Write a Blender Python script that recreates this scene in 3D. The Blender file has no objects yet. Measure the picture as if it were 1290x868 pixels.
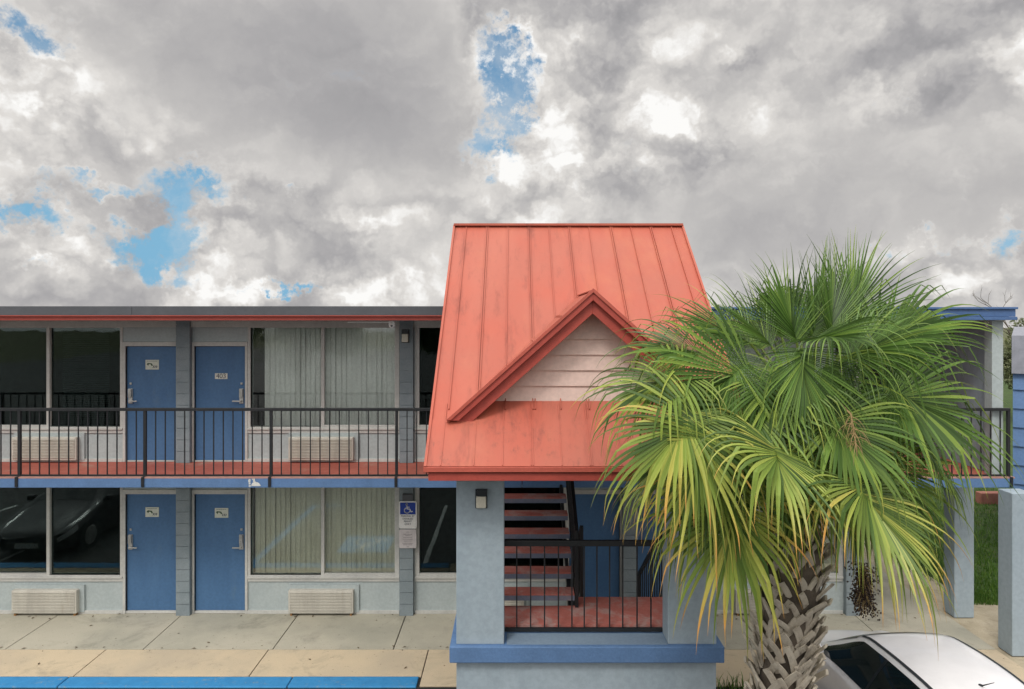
import bpy, math, random
from mathutils import Vector, Matrix, noise
R = math.radians
random.seed(7)
S = bpy.context.scene
COL = S.collection
CZ = 5.17; F = 860.0; PX0 = 649.0; PY0 = 400.0
def X(px, d): return (px - PX0) / F * d
def Z(py, d): return CZ - (py - PY0) / F * d
def P(px, py, d): return Vector((X(px, d), d, Z(py, d)))
FY = 11.94
def fx(px): return X(px, FY)

# ------------------------------------------------------------------ materials
MATS = {}
def nt(name):
    m = bpy.data.materials.new(name); m.use_nodes = True
    t = m.node_tree; b = t.nodes['Principled BSDF']
    return m, t, b
def mix(t, fac, a, b, blend='MIX'):
    n = t.nodes.new('ShaderNodeMix'); n.data_type = 'RGBA'; n.blend_type = blend
    for i, v in ((0, fac), (6, a), (7, b)):
        if isinstance(v, bpy.types.NodeSocket): t.links.new(v, n.inputs[i])
        else: n.inputs[i].default_value = v if i == 0 else (*v, 1)
    return n.outputs[2]
def noi(t, scale, detail=5, rough=.6, stretch=None, seed=0, dist=0):
    tc = t.nodes.new('ShaderNodeTexCoord'); mp = t.nodes.new('ShaderNodeMapping')
    t.links.new(tc.outputs['Object'], mp.inputs[0])
    mp.inputs['Scale'].default_value = stretch or (1, 1, 1)
    mp.inputs['Location'].default_value = (seed * 3.1, seed * 1.7, seed * .9)
    n = t.nodes.new('ShaderNodeTexNoise'); n.inputs['Scale'].default_value = scale
    n.inputs['Detail'].default_value = detail; n.inputs['Roughness'].default_value = rough
    n.inputs['Distortion'].default_value = dist
    t.links.new(mp.outputs[0], n.inputs['Vector'])
    return n.outputs[0]
def rng(t, v, a, b, c=0., d=1.):
    n = t.nodes.new('ShaderNodeMapRange'); n.inputs[1].default_value = a; n.inputs[2].default_value = b
    n.inputs[3].default_value = c; n.inputs[4].default_value = d; n.interpolation_type = 'SMOOTHSTEP'
    t.links.new(v, n.inputs[0]); return n.outputs[0]
def mth(t, op, a, b=None, clamp=False):
    n = t.nodes.new('ShaderNodeMath'); n.operation = op; n.use_clamp = clamp
    for i, v in ((0, a), (1, b)):
        if v is None: continue
        if isinstance(v, bpy.types.NodeSocket): t.links.new(v, n.inputs[i])
        else: n.inputs[i].default_value = v
    return n.outputs[0]
def bump(t, b, h, dist=.01, strength=.4):
    n = t.nodes.new('ShaderNodeBump'); n.inputs['Strength'].default_value = strength
    n.inputs['Distance'].default_value = dist
    t.links.new(h, n.inputs['Height']); t.links.new(n.outputs[0], b.inputs['Normal'])
def paint(name, c, c2=None, rough=.6, scale=3, amt=1., bscale=60, bdist=.002, metal=0, stain=None, sscale=1.2, slo=.55, shi=.75, stretch=None, spec=.4):
    """base colour c, broad patches of c2, optional stain colour"""
    if name in MATS: return MATS[name]
    m, t, b = nt(name)
    c2 = c2 or tuple(v * .82 for v in c)
    col = mix(t, mth(t, 'MULTIPLY', rng(t, noi(t, scale, 6, .65, stretch), .35, .7), amt), c, c2)
    fine = rng(t, noi(t, scale * 14, 3, .6, seed=2), .3, .7, .93, 1.05)
    col = mix(t, 1., col, fine, 'MULTIPLY')
    if stain:
        col = mix(t, mth(t, 'MULTIPLY', rng(t, noi(t, sscale, 8, .7, stretch, seed=5, dist=.4), slo, shi), .8), col, stain)
    t.links.new(col, b.inputs['Base Color'])
    b.inputs['Metallic'].default_value = metal
    b.inputs['Specular IOR Level'].default_value = spec
    t.links.new(rng(t, noi(t, scale * 5, 4, seed=3), .3, .7, rough - .08, rough + .1), b.inputs['Roughness'])
    bump(t, b, noi(t, bscale, 3, .6, seed=1), bdist, .6)
    MATS[name] = m; return m

def glass(name, refl=.12, tint=(.75, .8, .78), rough=.015, gc=(.9, .95, .95)):
    m, t, b = nt(name); t.nodes.remove(b)
    out = t.nodes['Material Output']
    tr = t.nodes.new('ShaderNodeBsdfTransparent'); tr.inputs[0].default_value = (*tint, 1)
    gl = t.nodes.new('ShaderNodeBsdfGlossy'); gl.inputs['Roughness'].default_value = rough
    gl.inputs[0].default_value = (*gc, 1)
    fr = t.nodes.new('ShaderNodeFresnel'); fr.inputs[0].default_value = 1.5
    f = mth(t, 'ADD', fr.outputs[0], refl, True)
    mx = t.nodes.new('ShaderNodeMixShader'); t.links.new(f, mx.inputs[0])
    t.links.new(tr.outputs[0], mx.inputs[1]); t.links.new(gl.outputs[0], mx.inputs[2])
    t.links.new(mx.outputs[0], out.inputs[0])
    bp = t.nodes.new('ShaderNodeBump'); bp.inputs['Strength'].default_value = .25; bp.inputs['Distance'].default_value = .004
    t.links.new(noi(t, 1.6, 2), bp.inputs['Height']); t.links.new(bp.outputs[0], gl.inputs['Normal'])
    return m

M = {}
M['frame'] = paint('frame_paint', (.52, .52, .49), (.44, .44, .42), .55, 2, stain=(.3, .27, .22), slo=.62, shi=.85)
M['panel'] = paint('panel_paint', (.40, .45, .45), (.35, .40, .405), .65, 1.6, stain=(.3, .31, .29), slo=.6, shi=.85)
M['pilaster'] = paint('block_paint', (.225, .265, .285), (.185, .225, .245), .7, 3, bscale=90, bdist=.004)
M['stucco'] = paint('stucco', (.33, .395, .44), (.285, .35, .395), .8, 1.1, bscale=120, bdist=.006, stain=(.235, .28, .30), sscale=2.2, slo=.6, shi=.9, stretch=(1.6, 1.6, .3))
M['door'] = paint('door_paint', (.065, .15, .29), (.054, .13, .26), .5, 1.5, bscale=150, bdist=.0006, stain=(.10, .17, .25), sscale=2.5, slo=.58, shi=.8, stretch=(1.5, 1, .5))
M['blue'] = paint('blue_trim', (.10, .19, .36), (.085, .16, .30), .6, 2.5, stain=(.2, .3, .48), sscale=5, slo=.6, shi=.8, bscale=40, bdist=.006)
M['treadedge'] = paint('tread_edge_paint', (.15, .18, .25), (.12, .145, .20), .7, 4, stain=(.26, .20, .19), sscale=4, slo=.5, shi=.75)
M['redfloor2'] = paint('red_step', (.40, .125, .10), (.33, .10, .08), .75, 3, stain=(.36, .26, .24), sscale=3.5, slo=.46, shi=.66)
M['bluerf'] = paint('blue_fascia', (.07, .14, .30), (.055, .115, .25), .5, 1.5)
M['bluecurb'] = paint('blue_curb_paint', (.035, .22, .46), (.028, .185, .40), .7, 5, stain=(.20, .27, .30), sscale=11, slo=.56, shi=.7)
M['redfloor'] = paint('red_floor', (.42, .12, .085), (.34, .09, .065), .7, 1.4, stain=(.38, .22, .17), sscale=2, slo=.55, shi=.72)
M['redtrim'] = paint('red_trim', (.40, .07, .05), (.34, .058, .043), .5, 2, stain=(.2, .04, .03), sscale=3, slo=.62, shi=.85)
M['redlip'] = paint('red_lip', (.46, .10, .07), (.40, .09, .06), .45, 2)
M['greyband'] = paint('grey_metal', (.085, .09, .10), (.07, .075, .085), .6, .8)
M['black'] = paint('black_iron', (.012, .014, .016), (.02, .02, .022), .45, 5, bdist=.001)
M['soffit'] = paint('soffit_paint', (.5, .49, .46), None, .7, 1)
M['dark'] = paint('room_dark', (.02, .02, .02), None, .9, 1)
M['blackcurtain'] = paint('dark_curtain', (.006, .008, .009), None, .9, 2)  # near-black colour stands in for the unlit rooms behind the windows
M['acplastic'] = paint('ac_plastic', (.52, .50, .44), (.44, .42, .37), .5, 3, stain=(.30, .22, .12), sscale=3, slo=.56, shi=.8, stretch=(2.5, 1, .35))
M['metal'] = paint('brushed_metal', (.55, .55, .53), (.42, .42, .4), .35, 8, metal=.8)
M['siding'] = paint('gable_siding', (.72, .54, .475), (.66, .50, .44), .7, 1.4, stain=(.42, .4, .26), sscale=1.5, slo=.62, shi=.85)
M['bluesiding'] = paint('blue_siding', (.12, .215, .40), (.10, .19, .36), .6, 2)
M['shingle'] = paint('grey_shingle', (.26, .27, .31), (.21, .22, .25), .8, 6)
M['bark'] = paint('palm_bark', (.13, .105, .08), (.06, .05, .04), .9, 6, bscale=80, bdist=.01)
M['boot'] = paint('leaf_base', (.56, .51, .42), (.42, .37, .30), .85, 7, bscale=70, bdist=.008, stain=(.11, .09, .07), sscale=9, slo=.5, shi=.72, stretch=(1, 1, .5))
M['berry'] = paint('black_berry', (.022, .016, .014), (.06, .03, .02), .5, 30)
M['stalk'] = paint('tan_stalk', (.34, .24, .11), (.25, .18, .08), .8, 8)
M['white'] = paint('white_paint', (.78, .78, .76), (.7, .7, .68), .5, 4)
M['signblue'] = paint('sign_blue', (.012, .045, .30), None, .4, 4)
M['ink'] = paint('sign_ink', (.05, .06, .09), None, .5, 4)
M['signgreen'] = paint('sign_green', (.05, .11, .05), None, .5, 4)
M['plate'] = paint('sign_plate', (.58, .60, .52), (.5, .54, .46), .5, 30)
M['lampglass'] = paint('lamp_glass', (.62, .60, .50), (.55, .52, .43), .25, 8)
M['rubber'] = paint('tyre_rubber', (.02, .02, .02), None, .8, 9)
M['wood'] = paint('tree_wood', (.12, .10, .08), (.08, .065, .05), .9, 6, bdist=.01)
M['mulch'] = paint('mulch', (.38, .19, .06), (.2, .09, .03), .9, 12, bscale=40, bdist=.03)
M['brick'] = paint('red_brick', (.36, .15, .11), (.28, .11, .08), .8, 5)
M['curtain'] = paint('pale_blind', (.84, .86, .83), (.78, .80, .77), .8, 2)
M['beige'] = paint('beige_blind', (.70, .70, .55), (.62, .62, .47), .8, 2)
M['teal'] = paint('dark_blind', (.03, .045, .045), None, .7, 2)
M['glass'] = glass('window_glass', .0, (.8, .85, .83), gc=(.5, .58, .58))
M['glassmir'] = glass('window_glass_strong', .04, (.97, .98, .97), .05)

def concrete(name, c, c2, dark, sc=.5):
    m, t, b = nt(name)
    col = mix(t, rng(t, noi(t, sc, 6, .65), .35, .68), c, c2)
    col = mix(t, mth(t, 'MULTIPLY', rng(t, noi(t, sc * 2.2, 10, .75, seed=4, dist=.6), .49, .72), .62), col, dark)
    col = mix(t, mth(t, 'MULTIPLY', rng(t, noi(t, 22, 2, .5, seed=8), .68, .74), .5), col, tuple(v * .4 for v in c))
    col = mix(t, 1., col, rng(t, noi(t, 120, 2, .6), .3, .7, .88, 1.1), 'MULTIPLY')
    t.links.new(col, b.inputs['Base Color']); b.inputs['Roughness'].default_value = .85
    bump(t, b, noi(t, 90, 4, .7), .004, .6)
    return m
M['walkgrey'] = concrete('walk_concrete', (.42, .39, .31), (.31, .30, .24), (.15, .15, .12))
M['walktan'] = concrete('walk_concrete_tan', (.52, .425, .29), (.43, .36, .26), (.25, .22, .165), .8)
M['asphalt'] = concrete('asphalt', (.06, .06, .06), (.075, .075, .072), (.045, .045, .045))
M['gravel'] = concrete('gravel', (.42, .36, .26), (.34, .29, .2), (.2, .17, .12), 3)
M['lawn'] = paint('lawn_soil', (.045, .085, .015), (.03, .055, .012), .95, 1.4, stain=(.12, .10, .04), sscale=2.3, slo=.55, shi=.75, bscale=35, bdist=.05)
M['earth'] = paint('earth', (.07, .09, .03), (.10, .09, .05), .95, .3)

def redmetal():
    m, t, b = nt('red_roof_metal')
    geo = t.nodes.new('ShaderNodeTexCoord')
    base = mix(t, rng(t, noi(t, .7, 5, .6), .35, .68), (.435, .10, .062), (.40, .112, .074))
    # sun-faded pink patches and panel-wise difference
    base = mix(t, mth(t, 'MULTIPLY', rng(t, noi(t, 1.1, 4, .55, (1, .25, .25), seed=9), .45, .7), .5), base, (.465, .145, .098))
    sx = t.nodes.new('ShaderNodeSeparateXYZ'); t.links.new(geo.outputs['Object'], sx.inputs[0])
    # brown mildew: long streaks running down the slope, strongest at the left eave corner
    st = rng(t, noi(t, 3.2, 8, .72, (1.6, .35, .35), seed=3, dist=.3), .50, .70)
    st2 = rng(t, noi(t, 14, 6, .8, (1, .6, .6), seed=6), .5, .72)
    leftw = rng(t, sx.outputs[0], -1.0, 1.0, 1., .15)
    eave = rng(t, sx.outputs[2], 3.55, 4.35, 1., .25)
    k = mth(t, 'MULTIPLY', mth(t, 'MULTIPLY', st, leftw), .6)
    col = mix(t, k, base, (.22, .06, .042))
    k2 = mth(t, 'MULTIPLY', mth(t, 'MULTIPLY', mth(t, 'MULTIPLY', st2, rng(t, noi(t, 1.7, 3, .6, seed=12), .40, .55)), mth(t, 'MULTIPLY', leftw, eave)), .6)
    col = mix(t, k2, col, (.10, .05, .04))
    # warm yellow-orange bleaching in blotches
    col = mix(t, mth(t, 'MULTIPLY', rng(t, noi(t, 1.3, 7, .7, (1, .5, .5), seed=15), .5, .75), .45), col, (.50, .17, .09))
    t.links.new(col, b.inputs['Base Color']); b.inputs['Roughness'].default_value = .5
    b.inputs['Specular IOR Level'].default_value = .35
    bump(t, b, noi(t, 1.8, 3, .5, (1.5, .6, .6)), .02, .35)
    return m
M['redroof'] = redmetal()

def frondmat():
    m, t, b = nt('palm_leaf')
    a = t.nodes.new('ShaderNodeAttribute'); a.attribute_name = 'leafcol'
    sp = t.nodes.new('ShaderNodeSeparateColor'); t.links.new(a.outputs['Color'], sp.inputs[0])
    cr = t.nodes.new('ShaderNodeValToRGB'); e = cr.color_ramp.elements
    e[0].position = 0; e[0].color = (.06, .13, .026, 1)
    e[1].position = 1; e[1].color = (.40, .24, .10, 1)
    for p, c in ((.20, (.12, .215, .045)), (.40, (.225, .30, .055)), (.60, (.37, .37, .085)), (.82, (.58, .31, .085))):
        x = cr.color_ramp.elements.new(p); x.color = (*c, 1)
    t.links.new(sp.outputs[0], cr.inputs[0])
    col = mix(t, 1., cr.outputs[0], rng(t, sp.outputs[2], 0, 1, .65, 1.3), 'MULTIPLY')
    t.links.new(col, b.inputs['Base Color']); b.inputs['Roughness'].default_value = .42
    b.inputs['Specular IOR Level'].default_value = .4
    tl = t.nodes.new('ShaderNodeBsdfTranslucent'); t.links.new(col, tl.inputs[0])
    mx = t.nodes.new('ShaderNodeMixShader'); mx.inputs[0].default_value = .28
    t.links.new(b.outputs[0], mx.inputs[1]); t.links.new(tl.outputs[0], mx.inputs[2])
    t.links.new(mx.outputs[0], t.nodes['Material Output'].inputs[0])
    return m
M['frond'] = frondmat()
def leafmat(name, c, c2):
    m, t, b = nt(name)
    g = t.nodes.new('ShaderNodeNewGeometry')
    col = mix(t, g.outputs['Random Per Island'], c, c2)
    t.links.new(col, b.inputs['Base Color']); b.inputs['Roughness'].default_value = .55
    tl = t.nodes.new('ShaderNodeBsdfTranslucent'); t.links.new(col, tl.inputs[0])
    mx = t.nodes.new('ShaderNodeMixShader'); mx.inputs[0].default_value = .25
    t.links.new(b.outputs[0], mx.inputs[1]); t.links.new(tl.outputs[0], mx.inputs[2])
    t.links.new(mx.outputs[0], t.nodes['Material Output'].inputs[0])
    return m
M['leaf'] = leafmat('tree_leaf', (.05, .10, .022), (.10, .16, .04))
M['leafdull'] = leafmat('dull_leaf', (.09, .12, .05), (.16, .17, .08))
M['grass'] = leafmat('grass_blade', (.055, .14, .018), (.12, .21, .03))
def carpaint(name, c):
    m, t, b = nt(name)
    b.inputs['Base Color'].default_value = (*c, 1); b.inputs['Roughness'].default_value = .28
    b.inputs['Coat Weight'].default_value = .7; b.inputs['Coat Roughness'].default_value = .08
    col = mix(t, rng(t, noi(t, 2.5, 6, .7), .4, .7), c, tuple(v * .93 for v in c)); t.links.new(col, b.inputs['Base Color'])
    return m
M['carwhite'] = carpaint('car_white', (.82, .81, .82))
M['carblack'] = carpaint('car_black', (.01, .01, .012))
M['cartrim'] = paint('car_trim', (.015, .02, .025), None, .4, 5)
M['carglass'] = carpaint('car_glass', (.006, .012, .013)); M['carglass'].node_tree.nodes['Principled BSDF'].inputs['Roughness'].default_value = .05
M['lens'] = carpaint('lamp_lens', (.5, .5, .5)); M['redlens'] = carpaint('red_lens', (.35, .01, .01))

# ------------------------------------------------------------------ mesh builder
WLOC = {}
class MB:
    def __init__(s): s.v = []; s.f = []; s.c = None
    def add(s, vs, fs):
        o = len(s.v); s.v += [Vector(v) for v in vs]; s.f += [tuple(i + o for i in f) for f in fs]; return s
    def box(s, x0, x1, y0, y1, z0, z1):
        v = [(x, y, z) for z in (z0, z1) for y in (y0, y1) for x in (x0, x1)]
        return s.add(v, [(0, 2, 3, 1), (4, 5, 7, 6), (0, 1, 5, 4), (2, 6, 7, 3), (0, 4, 6, 2), (1, 3, 7, 5)])
    def quad(s, a, b, c, d): return s.add([a, b, c, d], [(0, 1, 2, 3)])
    def prism(s, poly, off):
        """polygon (list of 3D points) extruded by vector off"""
        n = len(poly); off = Vector(off); a = [Vector(p) for p in poly]
        vs = a + [p + off for p in a]
        fs = [tuple(range(n))[::-1], tuple(range(n, 2 * n))] + [(i, (i + 1) % n, n + (i + 1) % n, n + i) for i in range(n)]
        return s.add(vs, fs)
    def bar(s, a, b, w, h=None, up=(0, 0, 1)):
        a = Vector(a); b = Vector(b); h = h or w; d = (b - a).normalized(); u = Vector(up)
        if abs(d.dot(u)) > .98: u = Vector((0, 1, 0))
        sd = d.cross(u).normalized(); u = sd.cross(d).normalized()
        vs = [p + sd * i * w / 2 + u * j * h / 2 for p in (a, b) for i, j in ((-1, -1), (1, -1), (1, 1), (-1, 1))]
        return s.add(vs, [(3, 2, 1, 0), (4, 5, 6, 7), (0, 1, 5, 4), (1, 2, 6, 5), (2, 3, 7, 6), (3, 0, 4, 7)])
    def tube(s, pts, rads, n=8, cap=True):
        pts = [Vector(p) for p in pts]
        if not hasattr(rads, '__len__'): rads = [rads] * len(pts)
        o = len(s.v); ref = Vector((0.13, .31, .94))
        for i, p in enumerate(pts):
            d = (pts[min(i + 1, len(pts) - 1)] - pts[max(i - 1, 0)]).normalized()
            a = d.cross(ref)
            if a.length < .05: a = d.cross(Vector((1, 0, 0)))
            a.normalize(); b = d.cross(a)
            for k in range(n):
                th = 2 * math.pi * k / n
                s.v.append(p + (a * math.cos(th) + b * math.sin(th)) * rads[i])
        for i in range(len(pts) - 1):
            for k in range(n):
                k2 = (k + 1) % n
                s.f.append((o + i * n + k, o + i * n + k2, o + (i + 1) * n + k2, o + (i + 1) * n + k))
        if cap:
            s.f.append(tuple(o + k for k in range(n))[::-1]); s.f.append(tuple(o + (len(pts) - 1) * n + k for k in range(n)))
        return s
    def build(s, name, m, parent=None, bevel=0, smooth=False, local=False, label=None):
        me = bpy.data.meshes.new(name)
        w = Vector((0, 0, 0))
        if parent is not None and not local: w = WLOC[parent.name]
        me.from_pydata([v - w for v in s.v], [], s.f)
        me.materials.append(m); me.validate()
        if smooth:
            for p in me.polygons: p.use_smooth = True
        o = bpy.data.objects.new(name, me); COL.objects.link(o)
        if parent is not None: o.parent = parent
        WLOC[o.name] = w
        if bevel:
            b = o.modifiers.new('bevel', 'BEVEL'); b.width = bevel; b.segments = 2; b.limit_method = 'ANGLE'
        if label: o['label'] = label
        return o
def root(name, label, cat, loc, group=None, rz=0):
    o = bpy.data.objects.new(name, None); COL.objects.link(o); o.location = loc
    o.empty_display_size = .2; o.rotation_euler.z = rz
    o['label'] = label; o['category'] = cat
    if group: o['group'] = group
    WLOC[o.name] = Vector(loc); return o
def struct(o, kind='structure'): o['kind'] = kind; return o
def tagm(o, label, cat, group=None):
    o['label'] = label; o['category'] = cat
    if group: o['group'] = group
    return o
def text_mesh(name, txt, size, m, parent, loc, world=True, depth=.002):
    """upright lettering facing -y, centred on loc"""
    c = bpy.data.curves.new(name, 'FONT'); c.body = txt; c.size = size; c.align_x = 'CENTER'; c.align_y = 'CENTER'; c.extrude = depth / 2
    t = bpy.data.objects.new(name, c); COL.objects.link(t)
    dg = bpy.context.evaluated_depsgraph_get()
    me = bpy.data.meshes.new_from_object(t.evaluated_get(dg)); bpy.data.objects.remove(t)
    me.transform(Matrix.Rotation(R(90), 4, 'X')); me.transform(Matrix.Translation(Vector(loc) - WLOC[parent.name]))
    me.materials.clear(); me.materials.append(m)
    o = bpy.data.objects.new(name, me); COL.objects.link(o); o.parent = parent; WLOC[o.name] = WLOC[parent.name]; return o
def stroke(mb, pts, w, O, U, V, t):
    """flat strokes of width w along 2D pts in plane O,U,V, thickness vector t"""
    for a, b in zip(pts, pts[1:]):
        d = Vector((b[0] - a[0], b[1] - a[1])); d.normalize(); n = Vector((-d.y, d.x)) * w / 2; e = d * w * .3
        q = [(a[0] - e.x + n.x, a[1] - e.y + n.y), (a[0] - e.x - n.x, a[1] - e.y - n.y), (b[0] + e.x - n.x, b[1] + e.y - n.y), (b[0] + e.x + n.x, b[1] + e.y + n.y)]
        mb.prism([O + U * p[0] + V * p[1] for p in q], t)
def isa(mb, O, U, V, t):
    stroke(mb, [(.42 + .075 * math.cos(a), .87 + .075 * math.sin(a)) for a in [i * math.pi / 5 for i in range(11)]], .06, O, U, V, t)
    stroke(mb, [(.43, .76), (.46, .46), (.68, .46), (.79, .2), (.9, .25)], .075, O, U, V, t)
    stroke(mb, [(.44, .64), (.64, .62)], .06, O, U, V, t)
    stroke(mb, [(.45 + .235 * math.cos(a), .33 + .235 * math.sin(a)) for a in [R(112) + i * R(20) for i in range(13)]], .07, O, U, V, t)

# ------------------------------------------------------------------ ground
struct(MB().quad((-250, -250, -.17), (250, -250, -.17), (250, 400, -.17), (-250, 400, -.17)).build('ground', M['earth']))
struct(MB().quad((-60, -90, -.15), (50, -90, -.15), (50, 9.6, -.15), (-60, 9.6, -.15)).build('parking_lot', M['asphalt']))
g = 0.007
def slabs(rects, name, m, z0=-.16):
    mb = MB()
    for x0, x1, y0, y1 in rects: mb.box(x0 + g, x1 - g, y0 + g, y1 - g, z0, 0)
    return struct(mb.build(name, m, bevel=.006))
xs1 = [-18, -16.1, -14.1, -12.1, -10.05, -7.95, -5.80, -3.78, -1.90, -.02, 1.9, 3.9, 5.9, 7.5]
slabs([(a, b, 10.64, 11.94) for a, b in zip(xs1, xs1[1:])], 'sidewalk', M['walkgrey'])
xs2 = [-18, -16.4, -13.9, -11.4, -8.9, -6.37, -3.84, -1.35, 2.45, 4.4, 7.5]
slabs([(a, b, 9.84 if b < -1.3 else 9.58, 10.64) for a, b in zip(xs2, xs2[1:])], 'sidewalk_edge', M['walktan'])
slabs([(5.95, 7.5, 11.94, 15.5), (5.95, 7.5, 15.5, 19), (5.95, 7.5, 19, 23)], 'path', M['walkgrey'])
struct(MB().box(-18, 7.5, 9.5, 11.9, -.165, -.02).build('sidewalk_base', M['dark']))
cb = MB()
for a, b in zip([-18, -14, -10.1, -6.42, -3.2, -1.38], [-14, -10.1, -6.42, -3.2, -1.38]): cb.box(a + .006, b - .006, 9.56, 9.84 - g, -.16, .004 if a != -6.42 else .001)
struct(cb.build('kerb', M['bluecurb'], bevel=.015))
struct(MB().box(7.5, 8.3, 9.6, 23, -.16, -.012).box(8.3, 14, 9.6, 12.4, -.16, -.012).build('gravel_strip', M['gravel']), 'structure')
struct(MB().box(8.3, 40, 12.4, 60, -.16, -.03).build('lawn', M['lawn']))
gr = MB()
for _ in range(15000):
    u = random.random() ** 1.5
    x = 8.15 + random.random() * (2 + 6 * u); y = 12.3 + u * 10; h = random.uniform(.03, .085); a = random.random() * 6.28
    if x < 8.4 and random.random() < .6: continue
    w = .011; dx, dy = math.cos(a) * w, math.sin(a) * w; lx, ly = random.uniform(-.04, .04), random.uniform(-.04, .04)
    gr.add([(x - dx, y - dy, -.03), (x + dx, y + dy, -.03), (x + lx, y + ly, h)], [(0, 1, 2)])
g_ = gr.build('grass', M['grass']); struct(g_, 'stuff'); tagm(g_, 'short green grass on the lawn behind the grey columns', 'grass')
lit = MB(); rq = random.Random(77)
for _ in range(130):
    x = rq.uniform(-8.5, 7.4); y = rq.choice((rq.uniform(9.85, 11.9), rq.gauss(10.66, .05), rq.gauss(11.8, .06))); a = rq.random() * 6.28; l = rq.uniform(.012, .04)
    d = Vector((math.cos(a), math.sin(a), 0)) * l; e = Vector((-d.y, d.x, 0)) * .4; c = Vector((x, min(y, 11.9), .006))
    lit.add([c - d, c - e + Vector((0, 0, .006)), c + d, c + e + Vector((0, 0, .004))], [(0, 1, 2, 3)])
lo_ = lit.build('leaf_litter', paint('dry_leaf', (.12, .08, .04), (.06, .045, .03), .9, 9)); struct(lo_, 'stuff'); tagm(lo_, 'scattered dry leaf bits on the concrete walkway', 'leaf litter')
# painted stalls
wl = MB(); 
for x in (-14.2, -11.3, -8.4, -2.0, 9.2): wl.box(x, x + .1, 4.6, 9.3, -.15, -.146)
struct(wl.build('stall_marking', M['white']))
bl = MB().box(-5.75, -5.6, 4.6, 9.3, -.15, -.146).box(-4.05, -2.9, 7.35, 8.5, -.15, -.146).box(-5.6, -4.9, 4.6, 4.72, -.15, -.146)
struct(bl.build('accessible_marking', M['bluecurb']))
il = MB(); isa(il, Vector((-4.0, 7.4, -.1455)), Vector((1.05, 0, 0)), Vector((0, 1.05, 0)), (0, 0, .003))
struct(il.build('accessible_symbol', M['white']))

# ------------------------------------------------------------------ motel building
B = root('motel_building', 'two storey grey motel wing with blue doors and a flat roof', 'building', (0, FY, 0))
XL = fx(-334); XR = fx(1080)
bays = [(-324, 1), (234, -1), (234, 1), (792, -1), (792, 1)]
DOORZ = {0: (.03, 2.087), 1: (2.66, 4.67)}
WINZ = {0: (.67, 2.40), 1: (3.262, 4.99)}
FLZ = {0: 0., 1: 2.65}
def spans(p, s, a, b):
    x0, x1 = fx(p + s * a), fx(p + s * b); return (min(x0, x1), max(x0, x1))
holes = []
for fl in (0, 1):
    for p, s in bays:
        a, b = spans(p, s, 11.2, 75.3); holes.append((a, b, *DOORZ[fl]))
        a, b = spans(p, s, 82, 263.5); holes.append((a, b, *WINZ[fl]))
def wallgrid(mb, x0, x1, z0, z1, hs, y0, y1):
    xs = sorted({x0, x1} | {h[0] for h in hs} | {h[1] for h in hs}); zs = sorted({z0, z1} | {h[2] for h in hs} | {h[3] for h in hs})
    for i in range(len(xs) - 1):
        # merge vertically
        run = None
        for j in range(len(zs) - 1):
            cx, cz = (xs[i] + xs[i + 1]) / 2, (zs[j] + zs[j + 1]) / 2
            solid = not any(h[0] < cx < h[1] and h[2] < cz < h[3] for h in hs)
            if solid and run is None: run = zs[j]
            if not solid and run is not None: mb.box(xs[i], xs[i + 1], y0, y1, run, zs[j]); run = None
        if run is not None: mb.box(xs[i], xs[i + 1], y0, y1, run, zs[-1])
w = MB(); wallgrid(w, XL, XR, 0, 2.49, [h for h in holes if h[2] < 2.4], FY, FY + .12)
wallgrid(w, XL, XR, 2.65, 5.12, [h for h in holes if h[2] > 2.4], FY, FY + .12)
w.build('wall', M['panel'], B)
MB().box(XL, XL + .15, FY + .12, 20, 0, 5.12).box(XR - .15, XR, FY + .12, 20, 0, 5.12).box(XL, XR, 20, 20.15, 0, 5.12).build('wall', M['stucco'], B)
# slab / roof
MB().box(XL, XR, FY, 20, 2.49, 2.65).box(XL, XR, FY + .12, 20, -.1, .01).build('floor_slab', M['dark'], B)
s1 = MB().box(XL, 7.86, 10.86, FY, 2.52, 2.645).box(XR, 7.86, FY, 16.5, 2.52, 2.645)
s1.build('walkway_slab', M['redfloor'], B)
MB().box(XL, 7.86, 10.80, FY, 2.49, 2.52).box(XR, 7.86, FY, 16.5, 2.49, 2.52).build('walkway_soffit', M['soffit'], B)
bf = MB()
pj = [XL, -11.85, -9.85, -7.86, -5.87, -3.87, -1.88, .11, 2.1, 4.09, 5.8, 7.87]
for a, b in zip(pj, pj[1:]): bf.box(a + .004, b - .004, 10.765, 10.80, 2.487, 2.63)
bf.box(7.86, 7.895, 10.80, 16.5, 2.487, 2.63)
wb = bf.build('walkway_fascia', M['blue'], B, bevel=.004)
MB().box(XL, 7.88, 10.765, 10.87, 2.632, 2.652).build('walkway_edge', paint('pink_edge', (.42, .24, .20), (.34, .18, .15), .6, 6), B)
# bare patch and flakes where paint came off the blue edge
pt = MB()
c0 = P(322.5, 612.3, 10.765); pts = [(-6, 0), (-5.6, 2.6), (-4, 4.2), (-2.6, 4.4), (-1, 6), (.4, 5), (2.4, 4.6), (4.2, 3.2), (5.6, 1.3), (6, 0)]
pt.prism([Vector((c0.x + a / 80, 10.7645, c0.z + b / 80)) for a, b in pts], (0, -.002, 0))
for (cx, cy, ww, hh) in ((314.3, 605.5, 1.5, 2.2), (320, 605.2, 1.2, 2.6), (314.5, 609, 1.2, 1.4), (314.8, 612, 1.4, 1.1), (318.5, 603.8, 1.1, .8)):
    q = P(cx, cy, 10.765); pt.prism([Vector((q.x + a * ww / 80, 10.7645, q.z + b * hh / 80)) for a, b in ((-.9, -1), (.8, -.8), (1, .7), (-.2, 1), (-1, .4))], (0, -.002, 0))
pt.build('bare_patch', paint('bare_white', (.62, .62, .58), (.5, .5, .47), .8, 30), wb)
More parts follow.
